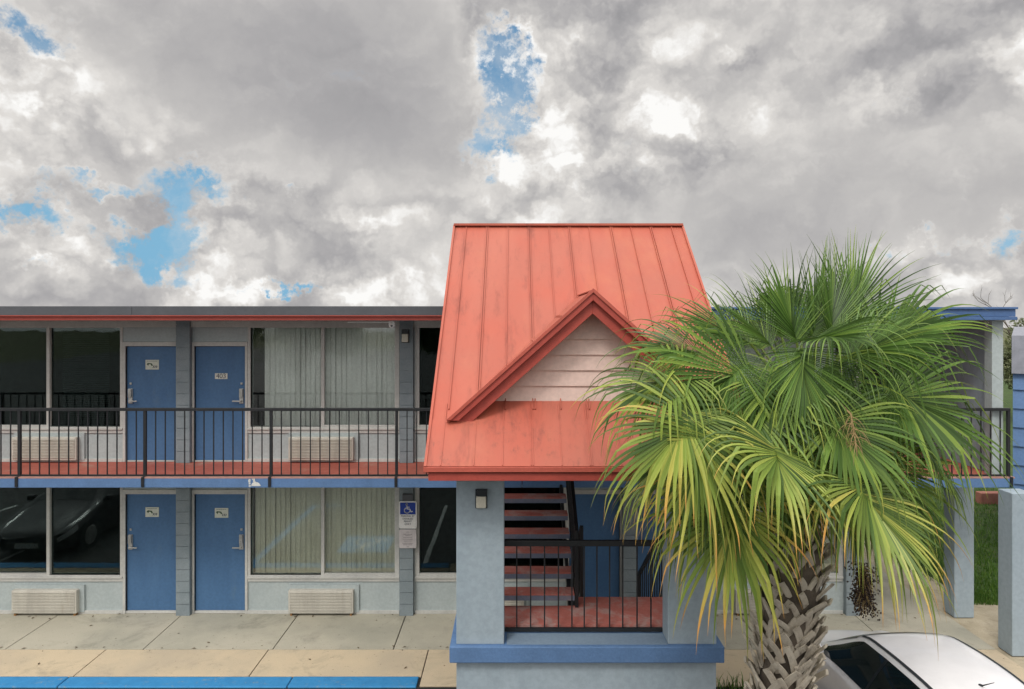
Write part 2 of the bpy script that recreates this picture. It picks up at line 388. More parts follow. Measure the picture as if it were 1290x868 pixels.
# roof
rf = MB().box(XL - .3, 7.80, 10.86, 20.4, 5.12, 5.30)
rf.build('roof', M['soffit'], B)
MB().box(XL - .3, 7.80, 10.9, 20.4, 5.30, 5.33).build('roof_membrane', M['greyband'], B)
gb = MB()
for a, b in ((XL - .3, -11.2), (-11.2, -6.02), (-6.02, -.8)): gb.box(a + .002, b - .002, 10.72, 10.86, 5.205, 5.348)
gb.build('roof_band', M['greyband'], B, bevel=.004)
MB().box(XL - .3, -.8, 10.74, 10.86, 5.125, 5.203).box(XL - .3, -.8, 10.70, 10.74, 5.188, 5.203).build('red_fascia', M['redtrim'], B, bevel=.004)
MB().box(2.5, 7.86, 10.72, 10.86, 5.185, 5.325).box(2.5, 7.875, 10.70, 10.86, 5.13, 5.183).box(2.5, 7.88, 10.69, 10.72, 5.30, 5.335).box(7.80, 7.86, 10.86, 20.4, 5.13, 5.325).build('blue_fascia', M['bluerf'], B, bevel=.005)
MB().box(XL, XR, FY - .06, FY, 5.0, 5.12).build('header', M['frame'], B)
# pilasters
for p in (-324, -45, 234, 513, 792, 1071):
    for fl in (0, 1):
        x0, x1 = fx(p - 8.5), fx(p + 8.5); zz = [FLZ[fl] + .0, *[FLZ[fl] + .2 * k for k in range(1, 13)]]
        top = 2.488 if fl == 0 else 5.118
        mb = MB()
        for k in range(13):
            z0 = FLZ[fl] + .2 * k + (.001 if k == 0 else .005); z1 = min(FLZ[fl] + .2 * (k + 1) - .005, top)
            if z1 - z0 > .02: mb.box(x0, x1, FY - .11, FY - .0, z0, z1)
        mb.box(x0 + .006, x1 - .006, FY - .098, FY, FLZ[fl] + .001, top)
        mb.build('pilaster', M['pilaster'], B)
# base trims
for fl in (0, 1):
    for p, s in bays:
        a, b = spans(p, s, 78.6, 269); MB().box(a, b, FY - .03, FY, FLZ[fl] + .002, FLZ[fl] + .055).build('base_trim', M['frame'], B)
BL = {(234, 1, 1): 'pale', (234, 1, 0): 'beige', (234, -1, 1): 'horiz', (234, -1, 0): 'black', (792, -1, 1): 'black', (792, -1, 0): 'black',
      (792, 1, 1): 'pale', (792, 1, 0): 'beige', (-324, 1, 1): 'pale', (-324, 1, 0): 'beige'}
def frame_ring(mb, x0, x1, z0, z1, ix0, ix1, iz0, iz1, y0, y1):
    mb.box(x0, ix0, y0, y1, z0, z1).box(ix1, x1, y0, y1, z0, z1).box(ix0, ix1, y0, y1, iz1, z1)
    if iz0 > z0: mb.box(ix0, ix1, y0, y1, z0, iz0)
for fl in (0, 1):
    for p, s in bays:
        # door
        a, b = spans(p, s, 11.2, 75.3); oa, ob = spans(p, s, 8.8, 78.4); z0, z1 = DOORZ[fl]
        d = MB().box(a + .006, b - .006, FY + .025, FY + .07, z0 + .012, z1 - .006).build('door', M['door'], B, bevel=.003)
        fr = MB(); frame_ring(fr, oa, ob, FLZ[fl], z1 + .075, a, b, FLZ[fl], z1, FY - .028, FY + .1)
        fr.box(a, b, FY - .01, FY + .1, FLZ[fl], z0 + .008)
        fr.build('door_frame', M['frame'], d, bevel=.003)
        if fl == 1: MB().box(oa, ob, FY - .012, FY - .001, z1 + .08, 4.995).build('transom_panel', M['panel'], B)
        hs = -1 if s < 0 else 1     # handle on the window side
        hx = (a + .075) if s < 0 else (b - .075)
        zc = {0: Z(683, FY), 1: Z(499, FY)}[fl]
        h = MB().box(hx - .036, hx + .036, FY + .0, FY + .025, zc - .13, zc + .13).box(hx - .028, hx + .028, FY - .03, FY, zc - .02, zc + .125)
        h.bar((hx, FY - .045, zc - .085), (hx - hs * .14, FY - .045, zc - .085), .022).bar((hx, FY + .01, zc - .085), (hx, FY - .05, zc - .085), .025)
        h.box(hx - .018, hx + .018, FY + .005, FY + .025, zc + .2, zc + .235)
        h.build('door_handle', M['metal'], d, bevel=.004)
        if p == 234:
            if (s, fl) == (1, 1):
                tx = fx(278); tz = Z(474, FY)
                pl = MB()
                for k in (-1, 0, 1): pl.box(tx + k * .074 - .035, tx + k * .074 + .035, FY + .019, FY + .025, tz - .05, tz + .05)
                so = pl.build('number_plate', paint('plate_white', (.7, .7, .62), None, .5, 9), d)
                text_mesh('number', '403', .118, M['ink'], so, (tx, FY + .018, tz))
            else:
                tx = fx({(-1, 1): 191, (-1, 0): 191, (1, 0): 278.5}[(s, fl)]); tz = Z({(-1, 1): 459.5, (-1, 0): 645.5, (1, 0): 646.5}[(s, fl)], FY)
                so = MB().box(tx - .118, tx + .118, FY + .017, FY + .025, tz - .085, tz + .085).build('door_sign', M['plate'], d, bevel=.002)
                gm = MB(); O = Vector((tx - .118, FY + .017, tz - .085)); U = Vector((.236, 0, 0)); V = Vector((0, 0, .17))
                stroke(gm, [(.16, .52), (.2, .62), (.44, .58), (.5, .42)], .11, O, U, V, (0, -.002, 0))
                stroke(gm, [(.24, .6), (.2, .42)], .05, O, U, V, (0, -.002, 0))
                gm.build('sign_emblem', M['signgreen'], so)
                im = MB(); random.seed(int(tx * 100) + fl)
                for k in range(3): stroke(im, [(.56 + k * .12, .18), (.62 + k * .12, .3), (.58 + k * .12, .4)], .05, O, U, V, (0, -.0025, 0))
                for k in range(5): stroke(im, [(.14 + k * .15, .86), (.24 + k * .15, .86)], .035, O, U, V, (0, -.0025, 0))
                im.build('sign_marks', M['ink'], so)
        # window
        a, b = spans(p, s, 82, 263.5); oa, ob = spans(p, s, 78.6, 269.2); z0, z1 = WINZ[fl]
        zt = 2.488 if fl == 0 else 5.0
        fr = MB(); frame_ring(fr, oa, ob, z0 - .11, zt, a, b, z0, z1, FY - .022, FY + .06)
        fr.box((a + b) / 2 - .028, (a + b) / 2 + .028, FY - .018, FY + .05, z0, z1)
        W = fr.build('window', M['frame'], B, bevel=.003)
        sl = MB().box(oa, ob, FY - .045, FY - .022, z0 - .05, z0 - .02)
        m_ = (a + b) / 2
        sl.box(m_ + .028 if s > 0 else a, b if s > 0 else m_ - .028, FY - .018, FY + .03, z0 + .001, z0 + .028)
        sl.build('window_sill', M['frame'], W, bevel=.002)
        kind = BL[(p, s, fl)]
        strong = kind in ('pale', 'beige')
        for q0, q1 in ((a, m_ - .028), (m_ + .028, b)):
            MB().box(q0 + .001, q1 - .001, FY + .034, FY + .038, z0, z1).build('pane', M['glassmir' if strong else 'glass'], W)
        yb = FY + .11
        if kind in ('pale', 'beige'):
            mb = MB(); step = .089; x = a + (.20 if kind == 'pale' else .03); i = 0
            rnd = random.Random(p + s * 3 + fl)
            while x < b - .02:
                tw = rnd.uniform(.006, .016); j = rnd.uniform(-.006, .006)
                if rnd.random() < .06: x += .012
                if kind == 'pale' and fx(484) - .5 < -99: pass
                mb.add([(x, yb + tw + j, z0 - .02), (x + step * 1.08, yb - tw + j, z0 - .02), (x + step * 1.08, yb - tw + j, z1 + .02), (x, yb + tw + j, z1 + .02),
                        (x + .004, yb + tw + j + .004, z0 - .02), (x + step * 1.08, yb - tw + j + .004, z0 - .02), (x + step * 1.08, yb - tw + j + .004, z1 + .02), (x + .004, yb + tw + j + .004, z1 + .02)],
                       [(0, 1, 2, 3), (5, 4, 7, 6)])
                x += step; i += 1
            mb.build('vertical_blind', M['curtain' if kind == 'pale' else 'beige'], W)
        elif kind == 'horiz':
            mb = MB(); q0, q1 = fx(74), fx(133); z = z0 + .02
            while z < z1 - .1:
                mb.add([(q0, yb - .012, z), (q1, yb - .012, z), (q1, yb + .012, z + .02), (q0, yb + .012, z + .02)], [(0, 1, 2, 3)]); z += .033
            mb.build('slat_blind', M['teal'], W)
        MB().box(a - .1, b + .1, yb + .25, yb + .27, FLZ[fl] + .02, zt - .01).build('curtain', M['blackcurtain'], W)  # flat black sheet painted as the room's darkness, no cloth hangs here
        # air conditioner
        c0, c1 = spans(p, s, 132, 213); zz0 = FLZ[fl] + .045; zz1 = zz0 + .40
        A = MB().box(c0, c1, FY - .13, FY, zz0, zz1).build('air_conditioner', M['acplastic'], B, bevel=.012)
        MB().box(c0 - .02, c1 + .08, FY - .04, FY - .001, zz0 - .01, zz1 + .06).build('wall_sleeve', M['panel'], A)
        gm = MB(); z = zz0 + .035
        while z < zz1 - .03:
            gm.add([(c0 + .03, FY - .131, z), (c1 - .03, FY - .131, z), (c1 - .03, FY - .146, z + .014), (c0 + .03, FY - .146, z + .014), (c0 + .03, FY - .131, z + .02), (c1 - .03, FY - .131, z + .02)],
                   [(0, 1, 2, 3), (3, 2, 5, 4), (0, 3, 4), (1, 5, 2)]); z += .0262
        gm.build('grille', M['acplastic'], A)
        if fl == 0:
            for cx in (c0 + .045, c1 - .045): MB().box(cx - .015, cx + .015, FY - .11, FY - .04, 0, zz0).build('foot', paint('rust', (.3, .16, .06), None, .8, 9), A)
# breezeway end
MB().box(7.70, 7.86, 11.2, 16.5, 2.65, 5.12).build('end_wall', M['stucco'], B)
MB().box(XR, 7.70, 16.35, 16.5, 2.65, 5.12).box(XR, XR + 1.0, 16.35, 16.5, 0, 2.49).build('back_wall', M['stucco'], B)
MB().box(7.58, 7.92, 10.41, 10.72, -.0, 2.486).build('column', M['stucco'], B, bevel=.01)
MB().box(7.56, 7.90, 11.75, 12.05, -.0, 2.486).build('column', M['stucco'], B, bevel=.01)
MB().box(7.60, 7.78, 10.88, 11.06, 2.646, 5.118).build('roof_post', M['panel'], B, bevel=.006)
MB().box(fx(1072), fx(1080), FY - .13, FY - .0, 2.66, 5.1).build('corner_trim', M['frame'], B)

# ------------------------------------------------------------------ balcony railings
def railing(name, label, x0, x1, posts, lx=0):
    r = root(name, label, 'railing', ((x0 + x1) / 2, 10.83, 2.65), 'black railings along the upper walkway')
    zt, zb = Z(515.8, 10.83), Z(599, 10.83)
    MB().box(x0, x1, 10.800, 10.855, zt - .022, zt + .024).build('top_rail', M['black'], r, bevel=.004)
    MB().box(x0, x1, 10.815, 10.845, zb - .014, zb + .016).build('bottom_rail', M['black'], r)
    for p in posts:
        MB().box(p - .021, p + .021, 10.808, 10.85, 2.653, zt - .022).box(p - .021, p + .021, 10.745, 10.764, 2.50, 2.62).box(p - .021, p + .021, 10.745, 10.85, 2.62, 2.655).build('post', M['black'], r)
    full = sorted(posts + [x0, x1]); step = .1534
    k0 = math.floor((x0 - posts[0]) / step); k = k0
    while True:
        x = posts[0] + k * step; k += 1
        if x > x1 - .03: break
        if x < x0 + .03 or min(abs(x - p) for p in posts) < .06: continue
        MB().box(x - .0075, x + .0075, 10.823, 10.838, zb + .014, zt - .02).build('baluster', M['black'], r)
    return r
railing('balcony_railing', 'long black iron railing on the upper walkway left of the red roof', -11.9, -.3, [-11.84, -9.85, -7.86, -5.87, -3.87, -1.88, -.33])
railing('balcony_railing', 'short black iron railing on the upper walkway behind the palm', 2.0, 7.84, [2.02, 3.92, 5.82, 7.82])

# ------------------------------------------------------------------ stair pavilion
PV = root('stair_pavilion', 'stair tower with steep salmon red metal roof and front gable', 'stair tower', (.84, 8.0, 0))
px0, px1 = -.69, 2.36
MB().box(px0, px0 + .56, 8.0, 8.30, 1.34, 3.42).build('pillar', M['stucco'], PV, bevel=.008)
MB().box(px1 - .57, px1, 8.0, 8.30, 1.34, 3.42).build('pillar', M['stucco'], PV, bevel=.008)
MB().box(px0, px1, 8.02, 8.34, -.15, 1.15).box(px0, px0 + .2, 8.34, 9.4, -.15, 1.15).box(px1 - .2, px1, 8.34, 9.4, -.15, 1.15).build('base_wall', M['stucco'], PV)
MB().box(px0 - .075, px1 + .075, 7.935, 8.36, 1.15, 1.34).box(px0 - .075, px0 + .22, 8.36, 9.42, 1.15, 1.34).box(px1 - .22, px1 + .075, 8.36, 9.42, 1.15, 1.34).build('ledge', M['blue'], PV, bevel=.012)
MB().box(px0 + .59, px1 - .575, 7.99, 8.27, 1.341, 1.346).build('ledge_top', paint('ledge_grey', (.19, .26, .34), (.16, .22, .30), .7, 2), PV)
MB().box(px0 + .2, px1 - .2, 8.36, 8.92, 1.22, 1.405).box(.82, px1 - .2, 8.92, 9.2, 1.22, 1.405).build('landing', M['redfloor2'], PV)
MB().box(px0 + .2, px1 - .2, 8.32, 8.358, 1.22, 1.37).build('landing_kerb', M['stucco'], PV)
# landing railing
LR = MB().box(px0 + .56, px1 - .57, 8.275, 8.325, Z(684, 8.3) - .035, Z(684, 8.3) + .033).build('landing_railing', M['black'], PV, bevel=.004)
MB().box(px0 + .56, px1 - .57, 8.285, 8.318, 1.358, 1.398).build('bottom_rail', M['black'], LR)
for px in (651, 668.5, 686, 703.5, 720.5, 736, 752, 768, 784.5, 802.5, 820):
    x = X(px, 8.3); MB().box(x - .008, x + .008, 8.292, 8.308, 1.38, 2.40).build('baluster', M['black'], LR)
# side beams + side walls (under the roof)
EY, EZ, RY, RZ = 7.5, 3.53, 11.08, 6.66; SL = (RZ - EZ) / (RY - EY); rx0, rx1 = -.975, 2.695
def rz(y): return EZ + SL * (y - EY)
for xa in (px0, px1 - .15):
    MB().prism([(xa, 8.0, 3.30), (xa, 8.0, rz(8.0) - .09), (xa, RY, RZ - .10), (xa, 12.6, RZ - .10 - SL * (12.6 - RY)), (xa, 12.6, 5.36), (xa, 11.9, 5.0), (xa, 10.9, 3.9), (xa, 9.3, 3.42)], (.15, 0, 0)).build('side_wall', M['stucco'], PV)
MB().box(px0 + .15, px1 - .15, 8.0, 8.30, 3.34, 3.52).build('beam', M['stucco'], PV)
# main roof
ro = MB()
th = .07
for y0_, z0_, y1_, z1_ in ((EY, EZ, RY, RZ),):
    ro.prism([(rx0, y0_, z0_), (rx0, y1_, z1_), (rx0, 12.75, z1_ - SL * (12.75 - y1_)), (rx0, 12.75, z1_ - SL * (12.75 - y1_) - th), (rx0, y1_, z1_ - th * 1.1), (rx0, y0_, z0_ - th)], (rx1 - rx0, 0, 0))
seam = [587.8, 614, 640, 666.4, 691.4, 716.5, 741.5, 768.9, 793.9, 818.9, 844.7]
nrm = Vector((0, -SL, 1)).normalized()
for i, sp_ in enumerate(seam):
    x = X(sp_, RY)
    for off in ((-.012, .016) if i in (1, 3, 5, 7, 9) else (0,)):
        a = Vector((x + off, EY - .0, EZ)) + nrm * .012; b_ = Vector((x + off, RY - .04, RZ - .035)) + nrm * .012
        if x < .72 * 10: 
            ro.bar(a + (b_ - a) * .175, b_, .011, .02, nrm)
            dx = -.05 if i % 2 else .03
for px_ in (557.5, 598, 633.5, 670, 706.5, 743, 780, 817, 854, 891, 925):
    # lower lap panels have their own seams
    x = X(px_, 7.7)
    for off in ((-.012, .012) if int(px_) in (670, 743, 817) else (0,)):
        a = Vector((x + off, EY + .005, EZ + .004)) + nrm * .02; b_ = Vector((x + off, 8.19, rz(8.19))) + nrm * .004; a = a - nrm * .008
        ro.bar(a, b_, .012, .024, nrm)
# lower lap sheet, slightly proud, from the eave to the gable foot
ro.prism([Vector((rx0 - .004, EY - .004, EZ)) + nrm * .002, Vector((rx0 - .004, 8.0, rz(8.0))) + nrm * .002, Vector((rx0 - .004, 8.0, rz(8.0))) + nrm * .012, Vector((rx0 - .004, EY - .004, EZ)) + nrm * .012], (rx1 - rx0 + .008, 0, 0))
# ridge cap, rake trim
ro.bar((rx0 - .015, RY, RZ + .012), (rx1 + .015, RY, RZ + .012), .14, .035)
for xx in (rx0 - .012, rx1 + .012):
    ro.bar(Vector((xx, EY, EZ - .02)), Vector((xx, RY, RZ - .02)), .03, .09, nrm)
RO = ro.build('roof', M['redroof'], PV)
# eave fascia
MB().box(rx0 - .03, rx1 + .03, EY - .03, EY + .06, EZ - .055, EZ + .002).build('eave_lip', M['redlip'], RO, bevel=.004)
MB().box(rx0 + .02, rx1 - .02, EY, EY + .05, 3.375, EZ - .055).box(rx0 + .02, rx0 + .05, EY + .05, 8.1, 3.375, EZ - .055).box(rx1 - .05, rx1 - .02, EY + .05, 8.1, 3.375, EZ - .055).build('eave_fascia', M['redtrim'], RO, bevel=.004)
MB().box(rx0 + .05, rx1 - .05, EY + .05, 8.05, 3.385, 3.40).build('eave_soffit', M['soffit'], RO)
# dormer: roof slopes, rakes, siding
DX = .905; DF = 7.95; AZ = 5.466; HW = 1.705; BZ = rz(DF) + .015; sl2 = (AZ - BZ) / HW
ab = EY + (AZ - EZ) / SL
dr = MB()
def dplane(sg, mb, dz):
    A_ = Vector((DX, DF, AZ + dz)); Bk = Vector((DX, ab, AZ + dz)); E_ = Vector((DX + sg * HW, DF, BZ + dz))
    mb.prism([A_, Bk + Vector((0, .03, 0)), E_ + Vector((0, .02, 0)), E_], (0, 0, -.03))
for sg in (-1, 1): dplane(sg, dr, .015)
for sg in (-1, 1):
    for k in range(1, 5):
        f_ = k / 5; xx = DX + sg * HW * f_; zz_ = AZ + .02 - sl2 * HW * f_; yb_ = EY + (zz_ - EZ) / SL
        dr.bar((xx, DF, zz_), (xx, yb_, zz_), .014, .03)
dr.bar((DX, DF - .01, AZ + .016), (DX, ab - .06, AZ + .016), .06, .012)
DO = dr.build('dormer_roof', M['redroof'], PV)
def rake(mb, y0_, y1_, top, thick, ext=0.):
    for sg in (-1, 1):
        e = HW + ext
        poly = [(DX, y0_, AZ + top), (DX + sg * e, y0_, AZ + top - sl2 * e), (DX + sg * (e - thick * .55), y0_, AZ + top - sl2 * e - thick * .02), (DX, y0_, AZ + top - thick)]
        poly = [(DX, y0_, AZ + top), (DX + sg * e, y0_, AZ + top - sl2 * e), (DX + sg * (e - thick / sl2), y0_, AZ + top - sl2 * e), (DX, y0_, AZ + top - thick)]
        mb.prism(poly, (0, y1_ - y0_, 0))
r1 = MB(); rake(r1, DF - .035, DF + .01, .035, .13); r1.build('rake_trim', M['redtrim'], DO, bevel=.003)
r3 = MB(); rake(r3, DF - .055, DF - .036, .045, .05); r3.build('rake_lip', M['redlip'], DO, bevel=.002)
r2 = MB(); rake(r2, DF + .02, DF + .05, -.08, .17, -.08); r2.build('rake_board', M['redtrim'], DO, bevel=.003)
# soffit of the rake
so_ = MB()
for sg in (-1, 1): so_.prism([(DX, DF + .05, AZ - .11), (DX + sg * (HW - .15), DF + .05, AZ - .11 - sl2 * (HW - .15)), (DX + sg * (HW - .15), 8.26, AZ - .11 - sl2 * (HW - .15)), (DX, 8.26, AZ - .11)], (0, 0, .02))
so_.build('rake_soffit', M['redtrim'], DO)
gw = MB(); zb_ = rz(8.24) - .02; board = .188; z = zb_
apex = AZ - .12
while z < apex - .02:
    z1_ = min(z + board, apex)
    h0 = (apex - z) / sl2; h1 = max((apex - z1_) / sl2, .001)
    yb0 = 8.225; yb1 = 8.245
    gw.add([(DX - h0, yb0, z), (DX + h0, yb0, z), (DX + h1, yb1, z1_), (DX - h1, yb1, z1_), (DX - h0, 8.27, z), (DX + h0, 8.27, z), (DX + h1, 8.27, z1_), (DX - h1, 8.27, z1_)],
           [(0, 1, 2, 3), (5, 4, 7, 6), (0, 4, 5, 1), (0, 3, 7, 4), (1, 5, 6, 2), (3, 2, 6, 7)])
    z = z1_
gw.build('gable_wall', M['siding'], PV)

# ------------------------------------------------------------------ staircase
ST = root('staircase', 'open riser staircase with red treads under the red roof', 'staircase', (.84, 9.8, 0))
n_up = 7; up = []
for k in range(n_up):
    z = 1.405 + .178 * (k + 1); y = 9.13 + .275 * k - .275
    if z > 2.66: break
    up.append((y, z))
for k, (y, z) in enumerate(up[:-1] if up[-1][1] > 2.6 else up):
    t_ = MB().box(-.62, .77, y, y + .235, z - .02, z).build('tread', M['redfloor2'], ST)
    MB().box(-.62, .77, y - .006, y + .23, z - .082, z - .021).build('tread_edge', M['treadedge'], t_)
# stringers
MB().prism([(.70, 8.86, 1.30), (.70, 10.80, 2.56), (.70, 10.80, 2.40), (.70, 8.86, 1.12)], (.045, 0, 0)).build('stringer', M['black'], ST)
MB().prism([(-.66, 8.9, 1.30), (-.66, 10.80, 2.56), (-.66, 10.80, 2.40), (-.66, 8.9, 1.12)], (.045, 0, 0)).build('stringer', M['black'], ST)
# upper flight handrail at x .8
def hrail(xh, y0, z0, y1, z1, n):
    hr = MB().bar((xh, y0, z0 + .95), (xh, y1, z1 + .95), .045, .05).bar((xh, y0, z0 + .08), (xh, y1, z1 + .08), .03, .03).build('handrail', M['black'], ST)
    for k in range(n + 1):
        f_ = k / n; y = y0 + (y1 - y0) * f_; z = z0 + (z1 - z0) * f_
        w_ = .022 if k in (0, n) else .008
        MB().box(xh - w_, xh + w_, y - w_, y + w_, z - (.12 if k in (0, n) else -.08), z + .95).build('baluster', M['black'], hr)
hrail(.80, 8.88, 1.45, 10.8, 2.68, 13)
hrail(.90, 9.25, 1.38, 11.15, .02, 12)
hrail(2.02, 9.25, 1.38, 11.15, .02, 12)
for k in range(7):
    z = 1.405 - .176 * (k + 1); y = 9.2 + .275 * k
    t_ = MB().box(.97, 1.96, y, y + .29, z - .02, z).build('tread', M['redfloor2'], ST)
    MB().box(.97, 1.96, y + .004, y + .294, z - .06, z - .021).build('tread_edge', M['treadedge'], t_)
for xx in (.93, 1.97):
    MB().prism([(xx, 9.2, 1.30), (xx, 11.15, .05), (xx, 11.15, -.0), (xx, 11.0, -.0), (xx, 9.2, 1.12)], (.03, 0, 0)).build('stringer', M['black'], ST)

# ------------------------------------------------------------------ lamps, cameras, signs
def wall_lamp(px, py, wpx, hpx, y, lab):
    w_ = wpx / F * y; h_ = hpx / F * y; x = X(px, y); z = Z(py, y)
    r = root('wall_lamp', lab, 'wall lamp', (x, y, z), 'square outdoor wall lamps')
    MB().box(x - w_ / 2, x + w_ / 2, y - .03, y - .001, z - h_ / 2, z + h_ / 2).build('back_plate', M['cartrim'], r, bevel=.004)
    MB().box(x - w_ * .34, x + w_ / 2, y - .10, y - .031, z + h_ * .19, z + h_ / 2).build('housing', M['cartrim'], r, bevel=.006)
    MB().box(x - w_ * .42, x + w_ * .42, y - .085, y - .031, z - h_ * .44, z + h_ * .185).build('diffuser', M['lampglass'], r, bevel=.012)
wall_lamp(606.5, 627.5, 15, 24, 8.0, 'square wall lamp with cream diffuser on the front pillar')
wall_lamp(511, 423.5, 9.5, 16.5, FY - .11, 'small square wall lamp on the upper floor beside the window')
def cam_dome(px, py, y, lab):
    p = P(px, py, y)
    r = root('security_camera', lab, 'security camera', (p.x, y, p.z), 'white cameras under the roof edge')
    MB().box(p.x - .05, p.x + .05, y - .05, y + .05, p.z + .02, 5.118).build('base', M['white'], r, bevel=.01)
    mb = MB(); mb.tube([(p.x, y - .0, p.z + .03), (p.x, y, p.z + .01), (p.x, y, p.z - .035), (p.x, y, p.z - .05)], [.055, .06, .045, .02], 14)
    mb.build('housing', M['white'], r, smooth=False)
    MB().tube([(p.x, y - .055, p.z - .01), (p.x, y - .035, p.z - .01)], .018, 10).build('lens', M['cartrim'], r)
cam_dome(494, 409.5, 11.0, 'white security camera under the roof edge above the pale blinds')
cam_dome(1246.5, 409.5, 11.0, 'white security camera under the blue roof edge at the corner')
# cable to the camera
tagm(MB().box(X(438, 11), X(490, 11), 10.99, 11.0, 5.085, 5.10).build('conduit', M['white']), 'thin white conduit under the roof edge beside the camera', 'conduit')
def rrect(x0, x1, z0, z1, r_, y):
    pts = []
    for cx, cz, a0 in ((x1 - r_, z1 - r_, 0), (x0 + r_, z1 - r_, 90), (x0 + r_, z0 + r_, 180), (x1 - r_, z0 + r_, 270)):
        for k in range(5):
            a = R(a0 + k * 22.5); pts.append(Vector((cx + r_ * math.cos(a), y, cz + r_ * math.sin(a))))
    return pts
SY = FY - .135
x0, x1 = X(502.6, SY), X(525, SY); z1, z0 = Z(631.5, SY), Z(665.8, SY)
s_ = root('parking_sign', 'blue and white wheelchair parking sign on the block pilaster', 'sign', ((x0 + x1) / 2, SY, z0))
MB().prism(rrect(x0, x1, z0, z1, .03, SY), (0, -.004, 0)).build('plate', M['white'], s_)
zm = z0 + (z1 - z0) * .52
MB().box(x0 + .02, x1 - .02, SY - .006, SY - .004, zm, z1 - .02).build('blue_field', M['signblue'], s_)
q = MB(); hgt = (z1 - .02 - zm); isa(q, Vector((x0 + (x1 - x0) / 2 - hgt * .5, SY - .0062, zm + .005)), Vector((hgt * .98, 0, 0)), Vector((0, 0, hgt * .94)), (0, -.002, 0))
q.build('wheelchair_symbol', M['white'], s_)
for k, tx_ in enumerate(('PARKING BY', 'DISABLED', 'PERMIT', 'ONLY')):
    text_mesh('lettering', tx_, .042, M['ink'], s_, ((x0 + x1) / 2, SY - .0055, zm - .03 - k * .046))
z1b, z0b = Z(666.8, SY), Z(690.5, SY)
s2 = root('notice_sign', 'plain white notice sign below the wheelchair sign', 'sign', ((x0 + x1) / 2, SY, z0b))
MB().prism(rrect(x0 + .004, x1 - .006, z0b, z1b, .025, SY), (0, -.004, 0)).build('plate', paint('notice_white', (.62, .58, .58), None, .5, 9), s2)
nm = MB(); random.seed(3)
for k, (wd, zz) in enumerate(((.04, .045), (.14, .085), (.09, .105), (.15, .14), (.17, .17), (.14, .2), (.18, .24), (.16, .265), (.04, .30))):
    x = (x0 + x1) / 2 - wd / 2; e = x + wd
    while x < e: 
        l = random.uniform(.006, .02); nm.box(x, min(x + l, e), SY - .006, SY - .004, z1b - zz - .006, z1b - zz + .003); x += l + .006
nm.build('small_print', paint('print_grey', (.28, .25, .26), None, .6, 9), s2)
tagm(MB().box(X(507.5, SY), X(520.5, SY), SY - .05, SY + .024, Z(630, SY), Z(622, SY)).build('junction_box', M['greyband'], bevel=.004), 'small dark grey box above the wheelchair sign', 'electrical box')

# ------------------------------------------------------------------ car
def crm(p0, p1, p2, p3, t):
    return .5 * ((2 * p1) + (-p0 + p2) * t + (2 * p0 - 5 * p1 + 4 * p2 - p3) * t * t + (-p0 + 3 * p1 - 3 * p2 + p3) * t ** 3)
# stations from nose (0) to tail; x measured backwards from the nose
ST_ = [ # x, ztop, wtop, zbelt, wbelt
    (0.00, .50, .52, .44, .60), (.10, .60, .66, .54, .76), (.35, .70, .70, .63, .85), (.85, .83, .73, .77, .89),
    (1.20, .97, .70, .90, .90), (1.62, 1.25, .60, .95, .90), (1.96, 1.41, .565, .97, .90), (2.35, 1.455, .575, .98, .905), (2.75, 1.468, .58, .99, .905), (3.15, 1.455, .575, 1.0, .90),
    (3.50, 1.40, .56, 1.01, .895), (3.87, 1.20, .56, 1.02, .885), (4.07, 1.07, .64, 1.01, .87), (4.35, 1.03, .66, .97, .84), (4.47, .92, .64, .86, .80), (4.53, .60, .60, .55, .74)]
def prof(st):
    x, zt, wt, zb, wb = st; gh = max(zt - zb, .02)
    return [Vector((-x, y, z)) for y, z in ((0, zt), (wt * .5, zt - .012), (wt * .88, zt - .035), (wt, zt - .07 if gh > .2 else zt - .02), (wt + (wb - wt) * .45, zb + gh * .5 if gh > .2 else (zt + zb) / 2), (wb - .03, zb + .01), (wb, zb - .07), (wb + .01, .62 if zb > .7 else zb * .8), (wb - .01, .38), (wb - .06, .2), (wb - .2, .17))]
PR = [prof(s) for s in ST_]; NS, NP = len(PR), len(PR[0])
def surf(u, v):
    u = min(max(u, 0), NS - 1 - 1e-6); v = min(max(v, 0), NP - 1 - 1e-6)
    i, j = int(u), int(v); fu, fv = u - i, v - j
    def g_(a, b):
        a = min(max(a, 0), NS - 1)
        if b < 0: q_ = PR[a][-b].copy(); q_.y = -q_.y; return q_
        return PR[a][min(b, NP - 1)]
    cols = [crm(g_(i - 1, j + k), g_(i, j + k), g_(i + 1, j + k), g_(i + 2, j + k), fu) for k in (-1, 0, 1, 2)]
    return crm(*cols, fv)
def snorm(u, v, sg):
    e = .05; a = surf(u + e, v) - surf(u - e, v); b = surf(u, v + e) - surf(u, v - e)
    n = a.cross(b); n.normalize()
    if n.z < -.2 or n.y < -.3: n = -n
    n.y *= sg; return n
